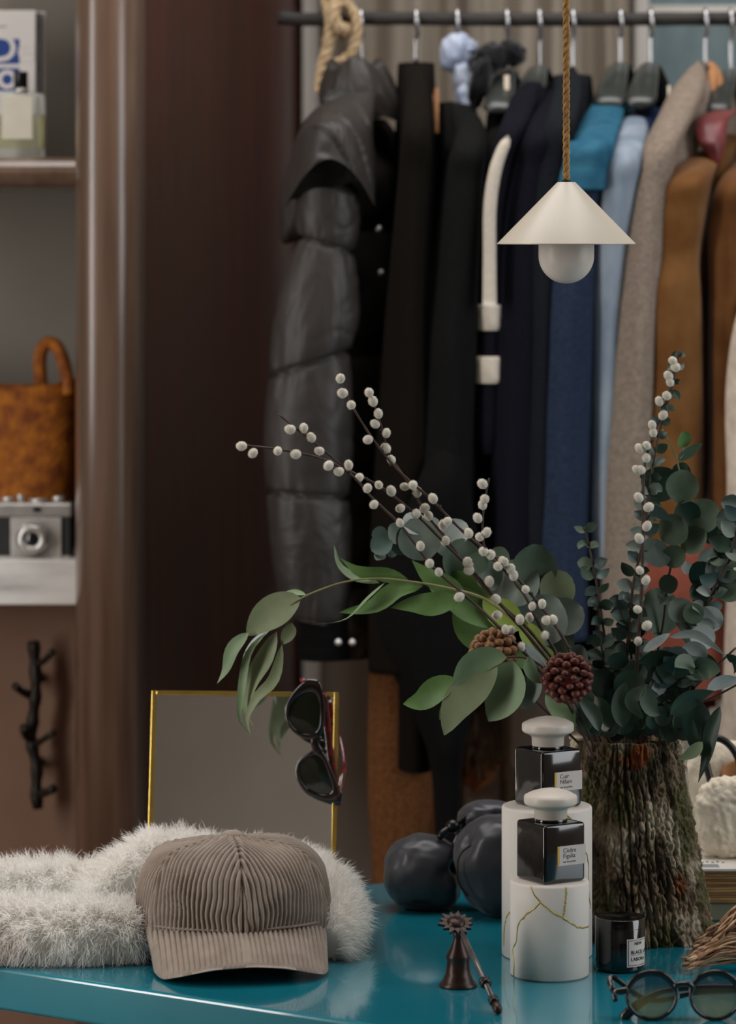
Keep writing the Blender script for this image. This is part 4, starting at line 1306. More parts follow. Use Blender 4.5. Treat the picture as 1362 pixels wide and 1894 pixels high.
# ------------------------------------------------------------------ yarn tassel
m_yarn = mat('tan_wool_yarn', C(170, 132, 100), C(140, 102, 74), 0.95, 80, bump=0.4, bscale=400)
m_yarns = [m_yarn, mat('light_wool_yarn', C(206, 172, 140), C(180, 142, 110), 0.95, 80), mat('dark_wool_yarn', C(112, 80, 56), C(86, 58, 40), 0.95, 80)]
tas = thing('yarn_tassel', 'tan wool tassel fringe lying at the right edge of the table', 'tassel', on_table(1340, 1780))
for k in range(170):
    u, lay = random.random(), random.random()
    sx_, sy_ = 1398 + random.uniform(-8, 8), 1664 + 112 * u
    ex_ = 1258 + 62 * (1 - u) ** 1.3 + 34 * lay ** 2 + random.uniform(-4, 10)
    ey_ = 1712 + 78 * u + random.uniform(-7, 7)
    Ya, Yb_ = 3.445 - 0.02 * u - 0.01 * lay, 3.42 - 0.018 * u
    p0, p3 = P(sx_, sy_, Ya), P(ex_, ey_, Yb_)
    pp = [p0]
    for q_ in (0.3, 0.55, 0.8):
        pp.append(p0.lerp(p3, q_) + Vector((random.gauss(0, 0.0012), random.gauss(0, 0.002), 0.010 * math.sin(math.pi * q_) * lay + random.gauss(0, 0.0010))))
    pp.append(p3)
    path = cat(pp, 18)
    path[:, 2] = np.maximum(path[:, 2], TT + 0.002)
    mesh('yarn', *tube(path, [0.0011] * 15 + [0.0012, 0.0016, 0.0010], 5), m_yarns[k % 3], tas)
mesh('dark_core', *sphere(on_table(1376, 1772, 0.014), 0.035, 0.030, 0.016, 24, 14), cols['tweed_dark'], tas)

# ------------------------------------------------------------------ round sunglasses on the table
Yg = 3.205
m_frame = mat('black_acetate', C(14, 14, 18), None, 0.18, coat=0.6)
m_lens = bpy.data.materials.new('gradient_lens')
m_lens.use_nodes = True
nt = m_lens.node_tree
b = nt.nodes['Principled BSDF']
b.inputs['Roughness'].default_value = 0.04
b.inputs['Alpha'].default_value = 0.72
tc = nt.nodes.new('ShaderNodeTexCoord')
sep = nt.nodes.new('ShaderNodeSeparateXYZ')
r = nt.nodes.new('ShaderNodeValToRGB')
r.color_ramp.elements[0].color = C(150, 140, 84)
r.color_ramp.elements[1].color = C(14, 22, 48)
r.color_ramp.elements[0].position = 0.012
r.color_ramp.elements[1].position = 0.034
nt.links.new(tc.outputs['Object'], sep.inputs[0])
nt.links.new(sep.outputs[2], r.inputs[0])
nt.links.new(r.outputs[0], b.inputs['Base Color'])
sg = thing('round_sunglasses', 'black round sunglasses with blue gradient lenses at the front right corner', 'sunglasses', (P(1265, 0, Yg).x, Yg, TT))
gl = []
for px in (1206, 1324):
    c = P(px, 1842, Yg)
    rx, rz = 46 / F * Yg, 43 / F * Yg
    ring = [c + Vector((math.cos(a) * rx, 0, math.sin(a) * rz)) for a in np.linspace(0, 2 * math.pi, 49)[:-1]]
    V, nn = [], 8
    for i, p in enumerate(ring):
        o = (p - c).normalized()
        w = 0.0019 + (0.0012 if o.z > 0.2 else 0)
        for k in range(nn):
            a = 2 * math.pi * k / nn
            V.append(p + o * (math.cos(a) * w) + Vector((0, math.sin(a) * 0.0022, 0)))
    fr_ = mesh('rim', V, grid_faces(nn, 48, wrap_u=True, wrap_v=True), m_frame, sg)
    V = [c + Vector((0, -0.0012, 0))]
    for q_ in (0.5, 0.97):
        V += [c + Vector((math.cos(a) * rx * q_, -0.0012 * (1 - q_ * q_), math.sin(a) * rz * q_)) for a in np.linspace(0, 2 * math.pi, 41)[:-1]]
    Fc = [(0, 1 + i, 1 + (i + 1) % 40) for i in range(40)] + [(1 + i, 41 + i, 41 + (i + 1) % 40, 1 + (i + 1) % 40) for i in range(40)]
    mesh('lens', V, Fc, m_lens, sg)
mesh('bridge', *tube(cat([P(1248, 1824, Yg), P(1258, 1820, Yg - .001), P(1272, 1820, Yg - .001), P(1282, 1824, Yg)], 12), 0.0034, 10, flat=0.8), m_frame, sg)
mesh('end_piece', *tube(cat([P(1162, 1830, Yg), P(1148, 1834, Yg + .001), P(1136, 1833, Yg + .004)], 8), [0.003, .003, .0035, .0036, .0036, .0036, .0034, .003], 10), m_frame, sg)
mesh('temple', *tube(cat([P(1134, 1832, Yg + .004), P(1127, 1815, Yg + .014), P(1131, 1806, Yg + .018), P(1200, 1850, Yg + .012), P(1290, 1836, Yg + .012), P(1372, 1832, Yg + .014)], 30), 0.0024, 8, flat=1.3), m_frame, sg)
mesh('temple', *tube(cat([P(1400, 1826, Yg + .006), P(1300, 1826, Yg + .008), P(1225, 1834, Yg + .009), P(1190, 1852, Yg + .008), P(1150, 1884, Yg + .006)], 30), [0.0024] * 20 + [0.0026, 0.003, .0034, .0036, .0038, .004, .0042, .0042, .004, .0034], 8, flat=1.2), m_frame, sg)
mesh('temple_tip', *tube(cat([P(1130, 1812, Yg + .016), P(1136, 1834, Yg + .014), P(1139, 1853, Yg + .012)], 8), 0.0026, 8), m_frame, sg)
for px in (1253, 1278):
    mesh('nose_pad', *sphere(P(px, 1842, Yg + 0.005), 0.0022, 0.0018, 0.004, 12, 8), m_clear, sg)

# ------------------------------------------------------------------ cat-eye sunglasses hung on the mirror
Ye = 3.735
m_tort = mat('dark_tortoise_acetate', C(20, 12, 12), C(64, 10, 12), 0.15, 70, 3, coat=0.7, ramp=(0.55, 0.75))
m_red = mat('red_acetate', C(120, 14, 20), C(40, 8, 10), 0.2, 120, coat=0.7)
m_green_lens = mat('green_black_lens', C(22, 28, 20), None, 0.06, coat=0.4)
ce = thing('cat_eye_sunglasses', 'dark cat-eye sunglasses hanging sideways on the mirror frame', 'sunglasses', P(585, 1480, Ye))


def closed(pts, n):
    pts = np.array(pts, float)
    ext = np.vstack([pts, pts, pts])
    out = cat(ext, 3 * n)[n:2 * n]
    return out


def lens_ring(outer, inner, zoff):
    n = 64
    O, I = closed(outer, n), closed(inner, n)
    # pair by angle round the inner centroid
    cc = I.mean(axis=0)
    def by_angle(A):
        ang = np.arctan2(A[:, 1] - cc[1], A[:, 0] - cc[0])
        o = np.argsort(ang)
        ang, A = ang[o], A[o]
        tgt = np.linspace(-math.pi, math.pi, n, endpoint=False)
        x = np.interp(tgt, np.concatenate([ang - 2 * math.pi, ang, ang + 2 * math.pi]), np.tile(A[:, 0], 3))
        y = np.interp(tgt, np.concatenate([ang - 2 * math.pi, ang, ang + 2 * math.pi]), np.tile(A[:, 1], 3))
        return np.stack([x, y], 1)
    O, I = by_angle(O), by_angle(I)
    V = []
    rows = [(O, 0, 0.0), (O, 0, -0.0018), (O * 0.8 + I * 0.2, 0, -0.003), (I * 0.8 + O * 0.2, 0, -0.003), (I, 0, -0.0018), (I, 0, 0.001)]
    for A, _, dy in rows:
        for x, y in A:
            V.append(P(x, y, Ye) + Vector((0, dy + zoff(y), 0)))
    Fc = grid_faces(n, len(rows), wrap_u=True, wrap_v=True)
    lens = [P(x, y, Ye) + Vector((0, -0.0008 + zoff(y), 0)) for x, y in I]
    cen = P(cc[0], cc[1], Ye) + Vector((0, -0.0022 + zoff(cc[1]), 0))
    LV = [cen] + lens
    LF = [(0, 1 + i, 1 + (i + 1) % n) for i in range(n)]
    return (V, Fc), (LV, LF)


zo = lambda y: 0.00004 * (y - 1370)
o1 = [(566, 1256), (580, 1255), (593, 1260), (599, 1290), (602, 1325), (598, 1352), (588, 1366), (568, 1367), (548, 1358), (534, 1342), (528, 1320), (531, 1298), (545, 1275)]
i1 = [(560, 1284), (578, 1279), (589, 1292), (592, 1325), (587, 1350), (570, 1357), (550, 1350), (537, 1335), (534, 1315), (543, 1297)]
o2 = [(586, 1384), (598, 1390), (611, 1416), (622, 1444), (632, 1474), (631, 1484), (612, 1486), (590, 1480), (566, 1468), (552, 1448), (547, 1426), (552, 1408), (568, 1394)]
i2 = [(583, 1397), (596, 1405), (607, 1432), (614, 1462), (604, 1470), (584, 1466), (566, 1456), (556, 1438), (554, 1420), (564, 1405)]
for o_, i_ in ((o1, i1), (o2, i2)):
    ring, le = lens_ring(o_, i_, zo)
    mesh('rim', *ring, m_tort, ce)
    mesh('lens', *le, m_green_lens, ce)
mesh('bridge', *tube(cat([P(586, 1360, Ye - .001), P(583, 1374, Ye - .0015), P(589, 1392, Ye - .001)], 10), [0.007, .0062, .0055, .005, .0048, .0048, .005, .0055, .006, .0066], 10, flat=0.35, up=(0, 1, 0)), m_tort, ce)
mesh('temple', *tube(cat([P(597, 1282, Ye + .002), P(602, 1310, Ye + .006), P(611, 1390, Ye + .008), P(620, 1450, Ye + .008), P(625, 1490, Ye + .008)], 24), 0.0026, 8, flat=1.5), m_red, ce)
mesh('temple', *tube(cat([P(628, 1474, Ye + .003), P(633, 1440, Ye + .02), P(637, 1415, Ye + .045), P(631, 1375, Ye + .075), P(621, 1348, Ye + .085), P(600, 1310, Ye + .088), P(570, 1264, Ye + .09), P(559, 1258, Ye + .085)], 30), 0.0029, 8, flat=1.4), m_red, ce)
# ------------------------------------------------------------------ corduroy cap
m_cord_cloth = mat('taupe_corduroy', C(150, 136, 124), C(136, 121, 109), 0.95, 50, bump=0.25, bscale=700, sheen=0.25)
m_cap_under = mat('cap_underside', C(110, 98, 88), None, 0.95)
CY = 3.50
cxw = P(430, 0, CY).x
CR, CB, CH = 0.0965, 0.098, 0.083
cz0 = 0.784
yawc = math.radians(8)
fdir = Vector((math.sin(yawc), -math.cos(yawc), 0))
rdir = Vector((math.cos(yawc), math.sin(yawc), 0))
capo = thing('corduroy_cap', 'taupe corduroy baseball cap resting on the white fur', 'cap', (cxw, CY, TT))
PITCH = 0.0050


def wale(x):
    return abs(math.sin(math.pi * x / PITCH)) ** 0.8


nu, nv = 960, 130
V = []
for j in range(nv):
    t = j / (nv - 1)
    s = t ** 0.85 * math.pi / 2
    rr = max(0.0, math.cos(s)) ** (2 / 5.0)
    hh = math.sin(s) ** (2 / 2.9)
    for i in range(nu):
        th = 2 * math.pi * i / nu - math.pi
        k = math.floor((th + math.pi) / (math.pi / 3))
        tc_ = -math.pi + (k + 0.5) * math.pi / 3
        dl = th - tc_
        lx_, ly_ = math.sin(th), math.cos(th)
        bx_ = 1 + 0.05 * hh * (1 - hh) * 2
        # soft dents and slumps
        dn = 0.0055 * N3(lx_ * 1.7 + 4.2, ly_ * 1.7, hh * 1.6) + 0.0022 * N3(lx_ * 4 + 1, ly_ * 4, hh * 4) * (1 - hh * 0.5)
        # wales run parallel to the middle of each panel
        wx = rr * CR * math.sin(dl) * 1.02 + 0.0016 * N3(th * 3, hh * 5, 2.0)
        fade = min(1.0, rr * 5)
        disp = 0.0027 * (wale(wx) - 0.5) * fade
        # seams between panels
        e = (math.pi / 6 - abs(dl)) * rr * CR
        disp += (-0.0022 * math.exp(-(e / 0.0012) ** 2) + 0.0014 * math.exp(-((e - 0.0035) / 0.002) ** 2)) * fade
        # the two front panels stand proud of the slumped side panels
        proud = 0.035 / (1 + math.exp((abs(th) - math.radians(60)) * 60)) * min(1, rr * 2) - 0.012
        a_ = rr * (bx_ + proud) + (dn + disp) / CR
        x = a_ * CR * lx_
        y = a_ * CB * ly_
        sag = 0.0045 * N3(lx_ * rr * 2 + 9, ly_ * rr * 2, 0.5) * hh - 0.006 * max(0, -ly_) * hh
        z = cz0 + hh * CH + sag + disp * hh + 0.004 * math.exp(-(rr / 0.25) ** 2)
        p = Vector((cxw, CY, 0)) + rdir * x + fdir * y
        V.append((p.x, p.y, z))
Fc = grid_faces(nu, nv, wrap_u=True)
k = len(V)
for j, (q, z) in enumerate(((1.0, TT + 0.020), (0.97, TT + 0.004))):
    for i in range(nu):
        th = 2 * math.pi * i / nu - math.pi
        back = 0.5 - 0.5 * math.cos(th)
        p = Vector((cxw, CY, 0)) + rdir * (q * CR * math.sin(th)) + fdir * (q * CB * math.cos(th))
        V.append((p.x, p.y, cz0 - 0.001 - (cz0 - z) * min(1, back * 1.4 + 0.02)))
Fc += [(k + i, k + (i + 1) % nu, (i + 1) % nu, i) for i in range(nu)]
Fc += [(k + nu + i, k + nu + (i + 1) % nu, k + (i + 1) % nu, k + i) for i in range(nu)]
mesh('crown', V, Fc, m_cord_cloth, capo)
# brim
nu, nv = 420, 44
top, bot = [], []
for j in range(nv):
    v = j / (nv - 1)
    for i in range(nu):
        u = -1 + 2 * i / (nu - 1)
        ja = u * math.radians(72)
        jx, jy, jz = CR * 1.0 * math.sin(ja), CB * 1.0 * math.cos(ja), 0.793 - 0.004 * u * u
        oa = u * math.radians(84)
        ox = 0.0865 * math.copysign(abs(math.sin(oa)) ** 0.72, u)
        oy = 0.066 + 0.088 * math.cos(oa) ** 0.62
        oz = 0.7705 - 0.0155 * min(1.0, abs(ox) / 0.078) ** 2.2
        cv = math.sin(math.pi * v) * 0.005 * (1 - 0.4 * abs(u))
        x, y = jx + (ox - jx) * v, jy + (oy - jy) * v
        z = jz + (oz - jz) * v + cv
        d = 0.0025 * (wale(x + 0.0007 * N3(x * 60, y * 20, 7)) - 0.5) * min(1, (1 - v) * 14)
        edge = 0.0016 * (1 - math.sqrt(max(0, 1 - max(0, (v - 0.96) / 0.04) ** 2)))
        p = Vector((cxw, CY, 0)) + rdir * x + fdir * y
        top.append((p.x, p.y, max(z + d - edge + 0.0012 * N3(x * 40, y * 40, 3), TT + 0.0022)))
        bot.append((p.x, p.y, max(z - 0.0032 + edge, TT + 0.0003)))
Vb = top + bot
n0 = nu * nv
Fb = grid_faces(nu, nv)
Fb = [tuple(reversed(f)) for f in Fb] + [tuple(x + n0 for x in f) for f in grid_faces(nu, nv)]
for i in range(nu - 1):
    a, b = (nv - 1) * nu + i, (nv - 1) * nu + i + 1
    Fb.append((a, b, b + n0, a + n0))
for j in range(nv - 1):
    for c0 in (0, nu - 1):
        a, b = j * nu + c0, (j + 1) * nu + c0
        Fb.append((a, b, b + n0, a + n0))
mesh('brim', Vb, Fb, m_cord_cloth, capo)
bt = Vector((cxw, CY, cz0 + CH + 0.0035))
mesh('button', *sphere(bt, 0.0115, 0.0115, 0.005, 28, 14, lambda d: 1 + 0.03 * math.sin(d.x * 22)), m_cord_cloth, capo)
# stitched seam where the brim meets the crown
pts = []
for i in range(90):
    ja = (-1 + 2 * i / 89) * math.radians(57)
    p = Vector((cxw, CY, 0)) + rdir * (CR * 1.03 * math.sin(ja)) + fdir * (CB * 1.03 * math.cos(ja))
    pts.append((p.x, p.y, 0.7945 - 0.004 * (ja / math.radians(72)) ** 2))
mesh('brim_seam', *tube(pts, [0.0014 + 0.0004 * math.sin(k * 2.1) for k in range(90)], 6), m_cord_cloth, capo)

# ------------------------------------------------------------------ white fur
m_fur = mat('white_fur', (0.97, 0.955, 0.93, 1), (0.94, 0.92, 0.89, 1), 0.7, 30, spec=0.2)
_nt = m_fur.node_tree
_tr = _nt.nodes.new('ShaderNodeBsdfTranslucent')
_tr.inputs[0].default_value = (0.97, 0.955, 0.93, 1)
_mx = _nt.nodes.new('ShaderNodeMixShader')
_mx.inputs[0].default_value = 0.5
_nt.links.new(_nt.nodes['Principled BSDF'].outputs[0], _mx.inputs[1])
_nt.links.new(_tr.outputs[0], _mx.inputs[2])
_nt.links.new(_mx.outputs[0], _nt.nodes['Material Output'].inputs[0])
fur = thing('fur_stole', 'fluffy white long haired fur stole draped under and behind the cap', 'fur', on_table(200, 1740))
spines = [
    ([on_table(-140, 1782, 0.028), on_table(-20, 1776, 0.030), on_table(90, 1778, 0.029), on_table(190, 1776, 0.029), on_table(262, 1772, 0.026)], [0.026, 0.028, 0.027, 0.027, 0.022], 22000),
    ([on_table(-160, 1722, 0.030), on_table(-30, 1712, 0.034), on_table(90, 1712, 0.036), on_table(190, 1712, 0.034), on_table(270, 1705, 0.036)], [0.024, 0.026, 0.027, 0.027, 0.022], 17000),
    ([P(170, 1690, 3.60), P(220, 1640, 3.62), P(275, 1600, 3.635), P(330, 1590, 3.645), P(420, 1606, 3.65), P(510, 1612, 3.65), P(580, 1630, 3.63)], [0.020, 0.026, 0.026, 0.022, 0.024, 0.024, 0.022], 18000),
    ([P(570, 1630, 3.63), P(606, 1655, 3.585), P(620, 1690, 3.535), P(618, 1722, 3.495), P(600, 1742, 3.47)], [0.022, 0.022, 0.022, 0.021, 0.017], 12000),
]
bases = []
SV, SF = [], []
nbase = 0
for pts, rad, count in spines:
    count = int(count * 1.5)
    n = 60
    sp_ = cat(pts, n)
    rr = np.interp(np.linspace(0, 1, n), np.linspace(0, 1, len(rad)), rad)
    Vt, Ft = tube(sp_, list(rr * 0.96), 20)
    Vt = [Vector((v.x, v.y, max(v.z, TT + 0.0005))) for v in Vt]
    bases.append((Vt, Ft))
    tang = np.gradient(sp_, axis=0)
    tang /= np.linalg.norm(tang, axis=1)[:, None]
    side = np.cross(tang, [0, 0, 1.0])
    side /= np.linalg.norm(side, axis=1)[:, None]
    up = np.cross(side, tang)
    # clumps
    nc = count // 14
    ct = RNG.uniform(0, n - 1.001, nc)
    ca = RNG.uniform(-math.pi, math.pi, nc)
    i0 = ct.astype(int)
    f_ = (ct - i0)[:, None]
    cp = sp_[i0] * (1 - f_) + sp_[i0 + 1] * f_
    cr_ = np.interp(ct, np.arange(n), rr)[:, None]
    nrm = side[i0] * np.sin(ca)[:, None] + up[i0] * np.cos(ca)[:, None]
    flow = tang[i0] * RNG.uniform(-0.7, 0.2, nc)[:, None] + RNG.normal(0, 0.22, (nc, 3))
    cdir = nrm * 0.62 + flow * 0.75 + np.array([0, -0.08, 0.02])
    cdir /= np.linalg.norm(cdir, axis=1)[:, None]
    clen = RNG.uniform(0.013, 0.025, nc)
    # strands
    which = RNG.integers(0, nc, count)
    root = cp[which] + nrm[which] * cr_[which] * 0.93
    jit = RNG.normal(0, 0.0042, (count, 3))
    jit -= nrm[which] * np.sum(jit * nrm[which], axis=1)[:, None]
    root = root + jit
    d = cdir[which] * 1.0 + RNG.normal(0, 0.16, (count, 3))
    d /= np.linalg.norm(d, axis=1)[:, None]
    L = (clen[which] * RNG.uniform(0.7, 1.2, count))[:, None]
    curl = RNG.normal(0, 0.25, (count, 3))
    curl[:, 2] -= 0.5
    p0 = root
    p1 = root + d * L * 0.4 - jit * 0.15
    p2 = root + d * L * 0.75 - jit * 0.35 + curl * L * 0.16
    p3 = root + d * L * 1.0 - jit * 0.5 + curl * L * 0.42
    w = np.cross(d, RNG.normal(0, 1, (count, 3)))
    w /= np.linalg.norm(w, axis=1)[:, None]
    wd = RNG.uniform(0.00024, 0.00042, count)[:, None]
    arr = np.stack([p0 - w * wd, p0 + w * wd, p1 - w * wd, p1 + w * wd, p2 - w * wd * 0.75, p2 + w * wd * 0.75, p3], axis=1)
    arr[:, :, 2] = np.maximum(arr[:, :, 2], TT + 0.0012)
    SV.append(arr.reshape(-1, 3))
    o = (nbase + np.arange(count) * 7)[:, None]
    SF.append(np.concatenate([o + np.array([[0, 1, 3, 2]]), o + np.array([[2, 3, 5, 4]])], axis=0))
    SF.append(np.concatenate([o + 4, o + 5, o + 6, np.full((count, 1), -1)], axis=1))
    nbase += count * 7
SV = np.concatenate(SV)
faces = [tuple(x for x in f if x >= 0) for f in np.concatenate(SF).tolist()]
pile = mesh('fur_pile', SV, faces, m_fur, fur, smooth=True)
pile['kind'] = 'stuff'
mesh('hide', *merge(*bases), m_fur, fur)

# ------------------------------------------------------------------ foliage
random.seed(21)
m_lv = {
    'fresh': mat('fresh_green_leaf', C(74, 106, 52), C(90, 122, 64), 0.5, 30, bump=0.15, bscale=80),
    'lime': mat('yellow_green_leaf', C(112, 134, 50), C(128, 146, 64), 0.5, 30),
    'olive': mat('olive_green_leaf', C(110, 122, 88), C(124, 134, 100), 0.6, 30, bump=0.1, bscale=80),
    'sage': mat('sage_green_leaf', C(112, 134, 96), C(126, 146, 112), 0.55, 30),
    'silver': mat('silver_green_leaf', C(112, 122, 112), C(88, 102, 92), 0.6, 40, bump=0.2, bscale=60),
    'dusk': mat('grey_green_leaf', C(78, 96, 76), C(62, 80, 62), 0.55, 40),
    'deep': mat('deep_green_leaf', C(42, 64, 48), C(33, 52, 40), 0.45, 40, bump=0.1, bscale=80),
    'blue': mat('blue_green_leaf', C(68, 88, 82), C(54, 74, 70), 0.5, 40, bump=0.2, bscale=80),
    'pale': mat('pale_leaf_back', C(168, 176, 172), C(150, 160, 156), 0.6, 40),
}
m_stem = mat('brown_twig', C(74, 54, 44), C(52, 38, 32), 0.6, 60)
m_green_stem = mat('green_twig', C(120, 120, 76), C(104, 100, 66), 0.6, 60)
CAMV = Vector((0, -1, 0.17)).normalized()


def leaf(parent, pts, w, m, kind='lance', roll=0.0, twist=0.0, cup=0.12, wave=0.0, nr=13):
    """pts: spine in 3D. The blade faces the camera, turned by roll about its spine."""
    sp_ = cat(pts, nr)
    V = []
    for k in range(nr):
        t = k / (nr - 1)
        p = Vector(sp_[k])
        e = Vector(sp_[min(k + 1, nr - 1)] - sp_[max(k - 1, 0)])
        e = e.normalized() if e.length > 1e-9 else Vector((0, 0, 1))
        n0 = CAMV - e * CAMV.dot(e)
        n0 = n0.normalized() if n0.length > 1e-3 else e.orthogonal().normalized()
        n0 = Matrix.Rotation(roll + twist * t, 3, e) @ n0
        s = e.cross(n0)
        if kind == 'round':
            pr = max(0.0, math.sin(math.pi * min(1, t * 0.97 + 0.015))) ** 0.52
        elif kind == 'oval':
            pr = max(0.0, math.sin(math.pi * t ** 0.85)) ** 0.75
        else:
            pr = max(0.0, math.sin(math.pi * t ** 0.72)) ** 0.95
        pr = max(pr, 0.02)
        for c in (-1, -0.55, 0, 0.55, 1):
            wv = wave * w * math.sin(t * 14 + c * 1.5) * abs(c)
            V.append(p + s * (w / 2 * pr * c) + n0 * (cup * w * pr * (abs(c) ** 1.5) + wv))
    return mesh('leaf', V, grid_faces(5, nr), m_lv[m], parent)


def plf(parent, pts, wpx, m, Y=3.55, dY=0.0, **kw):
    """Leaf from pixel-measured spine points; depth runs from Y to Y + dY along it."""
    n = len(pts)
    w3 = [P(p[0], p[1], Y + dY * i / (n - 1)) for i, p in enumerate(pts)]
    return leaf(parent, w3, wpx / F * Y, m, **kw)


def round_leaf(parent, px, py, r, m, Y, ang=None, squash=1.0):
    """A round leaf centred on a point, stalk end towards ang."""
    a = random.uniform(0, 2 * math.pi) if ang is None else ang
    dx, dy = math.cos(a) * r, math.sin(a) * r
    pts = [(px - dx, py - dy), (px + dx * 0.1 + random.uniform(-2, 2), py + dy * 0.1), (px + dx, py + dy)]
    return plf(parent, pts, 2 * r * squash, m, Y, random.uniform(-0.012, 0.012), kind='round', roll=random.uniform(-0.5, 0.5), cup=random.uniform(0.03, 0.16), nr=11)


def stem_path(pts, y0, y1):
    n = len(pts)
    return [P(p[0], p[1], y0 + (y1 - y0) * i / (n - 1)) for i, p in enumerate(pts)]


def root_pt(dx=0.0, dy=0.0, dz=-0.02):
    return VTOP + Vector((dx, dy, dz))


# pussy willow
m_catkin = mat('grey_white_catkin', C(216, 210, 196), C(204, 197, 180), 0.9, 60, sheen=1.0)


def catkin_mesh():
    V, Fc = sphere((0, 0, 0), 0.0044, 0.0044, 0.0053, 14, 10)
    V = [v + Vector((0, 0, 0.0048)) for v in V]
    Fc = list(Fc)
    rg = random.Random(3)
    for k in range(420):
        z = rg.uniform(-1, 1)
        a = rg.uniform(0, 2 * math.pi)
        q = math.sqrt(1 - z * z)
        d = Vector((q * math.cos(a), q * math.sin(a), z))
        p = Vector((d.x * 0.0043, d.y * 0.0043, d.z * 0.0052 + 0.0048))
        u = d.orthogonal().normalized()
        u = Matrix.Rotation(rg.uniform(0, 6.28), 3, d) @ u
        e = (d + Vector((rg.gauss(0, .3), rg.gauss(0, .3), rg.gauss(0.3, .3)))).normalized()
        i = len(V)
        V += [p - u * 0.00012, p + u * 0.00012, p + e * rg.uniform(0.0006, 0.0015)]
        Fc.append((i, i + 1, i + 2))
    me = bpy.data.meshes.new('catkin')
    me.from_pydata([tuple(v) for v in V], [], [tuple(f) for f in Fc])
    me.polygons.foreach_set('use_smooth', [True] * len(me.polygons))
    me.materials.append(m_catkin)
    return me


CATKIN = catkin_mesh()


def willow(label, pts, y_tip, y_base, cats, r0=0.0010, r1=0.0022, root=None):
    base = root if root is not None else root_pt(random.uniform(-0.03, 0.0), random.uniform(-0.03, 0.0))
    w3 = stem_path(pts, y_tip, y_base) + [base]
    n = 70
    path = cat(w3, n)
    b = thing('willow_branch', label, 'branch', base, 'pussy willow branches')
    mesh('stem', *tube(path, [r0 + (r1 - r0) * (k / n) + 0.0002 * math.sin(k * 2.2) for k in range(n)], 7), m_stem, b)
    # nearest point of the stem in pixels gives each catkin its depth
    pxs = np.stack([681 + path[:, 0] * F / path[:, 1], HZ + (HC - path[:, 2]) * F / path[:, 1]], 1)
    for (x, y) in cats:
        k = int(np.argmin(np.hypot(pxs[:, 0] - x, pxs[:, 1] - y)))
        Y = path[k, 1] - 0.002
        c = P(x, y, Y)
        q = Vector(path[k])
        tdir = Vector(path[max(k - 2, 0)] - path[min(k + 2, n - 1)]).normalized()
        out = (c - q)
        d = (tdir * 0.7 + (out.normalized() * 0.9 if out.length > 0.0015 else Vector((random.uniform(-.3, .3), -0.4, 0.1)))).normalized()
        o = bpy.data.objects.new('catkin', CATKIN)
        COL.objects.link(o)
        o.parent = b
        s = random.uniform(0.92, 1.12)
        o.matrix_local = Matrix.Translation(c - d * 0.0048 * s - ORG[b.name]) @ Vector((0, 0, 1)).rotation_difference(d).to_matrix().to_4x4() @ Matrix.Scale(s, 4)
    # bud scales
    for k in range(6, n - 14, 9):
        q = Vector(path[k])
        mesh('bud', *sphere(q + Vector((random.uniform(-.002, .002), -0.001, random.uniform(-.001, .001))), 0.0013, 0.0013, 0.0020, 8, 6), m_stem, b)
    return b


willow('pussy willow branch reaching farthest left, its tip almost level', [(440, 822), (520, 832), (600, 850), (650, 878), (690, 922), (740, 970), (800, 1048), (850, 1092), (905, 1142), (945, 1182), (990, 1228)], 3.44, 3.53,
       [(447, 825), (468, 838), (514, 834), (547, 840), (608, 861), (627, 872), (680, 903), (692, 933), (740, 967), (778, 1010), (795, 1042), (812, 1058), (850, 1104), (935, 1164), (965, 1196)])
willow('pussy willow branch with a bare tip above the level one', [(516, 767), (545, 790), (590, 825), (640, 866), (700, 898), (770, 952), (830, 1012), (880, 1062), (930, 1122), (1000, 1202)], 3.45, 3.53,
       [(537, 794), (562, 792), (576, 809), (591, 834), (645, 860), (665, 883), (701, 897), (724, 908), (741, 940), (770, 950), (825, 1000), (865, 1040), (868, 1055), (905, 1075), (918, 1108), (920, 1138), (962, 1146)])
willow('pussy willow branch with the highest tip of the left group', [(625, 688), (640, 730), (690, 812), (735, 868), (800, 926), (860, 986), (930, 1042), (985, 1102), (1050, 1196)], 3.46, 3.53,
       [(630, 700), (634, 727), (650, 749), (681, 813), (764, 897), (801, 922), (828, 964), (867, 986), (908, 1025), (930, 1038), (950, 1062), (972, 1090), (1003, 1117), (1012, 1147), (1024, 1146)])
willow('pussy willow branch second from the highest of the left group', [(683, 725), (700, 770), (722, 842), (755, 892), (790, 952), (830, 1002), (870, 1056), (920, 1112), (985, 1172)], 3.47, 3.54,
       [(683, 726), (690, 742), (700, 765), (694, 784), (715, 801), (714, 829), (724, 850), (749, 900), (772, 910), (786, 940), (793, 954), (820, 971), (824, 1002), (868, 1046), (906, 1077), (945, 1165), (980, 1142)])
willow('short upright pussy willow twig in the middle', [(905, 885), (897, 930), (893, 980), (900, 1020), (930, 1052), (970, 1100), (1000, 1160)], 3.46, 3.53,
       [(893, 895), (897, 923), (893, 934), (884, 958), (900, 985), (888, 993), (895, 1020), (908, 1027), (922, 1047), (934, 1040), (945, 1052), (950, 1064), (985, 1121), (1008, 1175)])
willow('tall upright pussy willow branch on the right', [(1252, 652), (1238, 730), (1214, 792), (1193, 862), (1190, 970), (1187, 1100), (1180, 1200), (1178, 1300)], 3.53, 3.56,
       [(1245, 667), (1250, 679), (1237, 695), (1240, 707), (1234, 732), (1220, 742), (1227, 768), (1207, 786), (1209, 800), (1197, 824), (1183, 829), (1196, 847), (1186, 869), (1178, 868), (1182, 920), (1200, 938), (1197, 973), (1183, 996), (1184, 1055), (1195, 1073), (1180, 1127), (1197, 1157), (1181, 1186)],
       0.0012, 0.0026, root_pt(0.012, -0.03))
ct = bpy.data.objects.new('catkin', CATKIN)
COL.objects.link(ct)
ct.location = P(1120, 1352, 3.548)
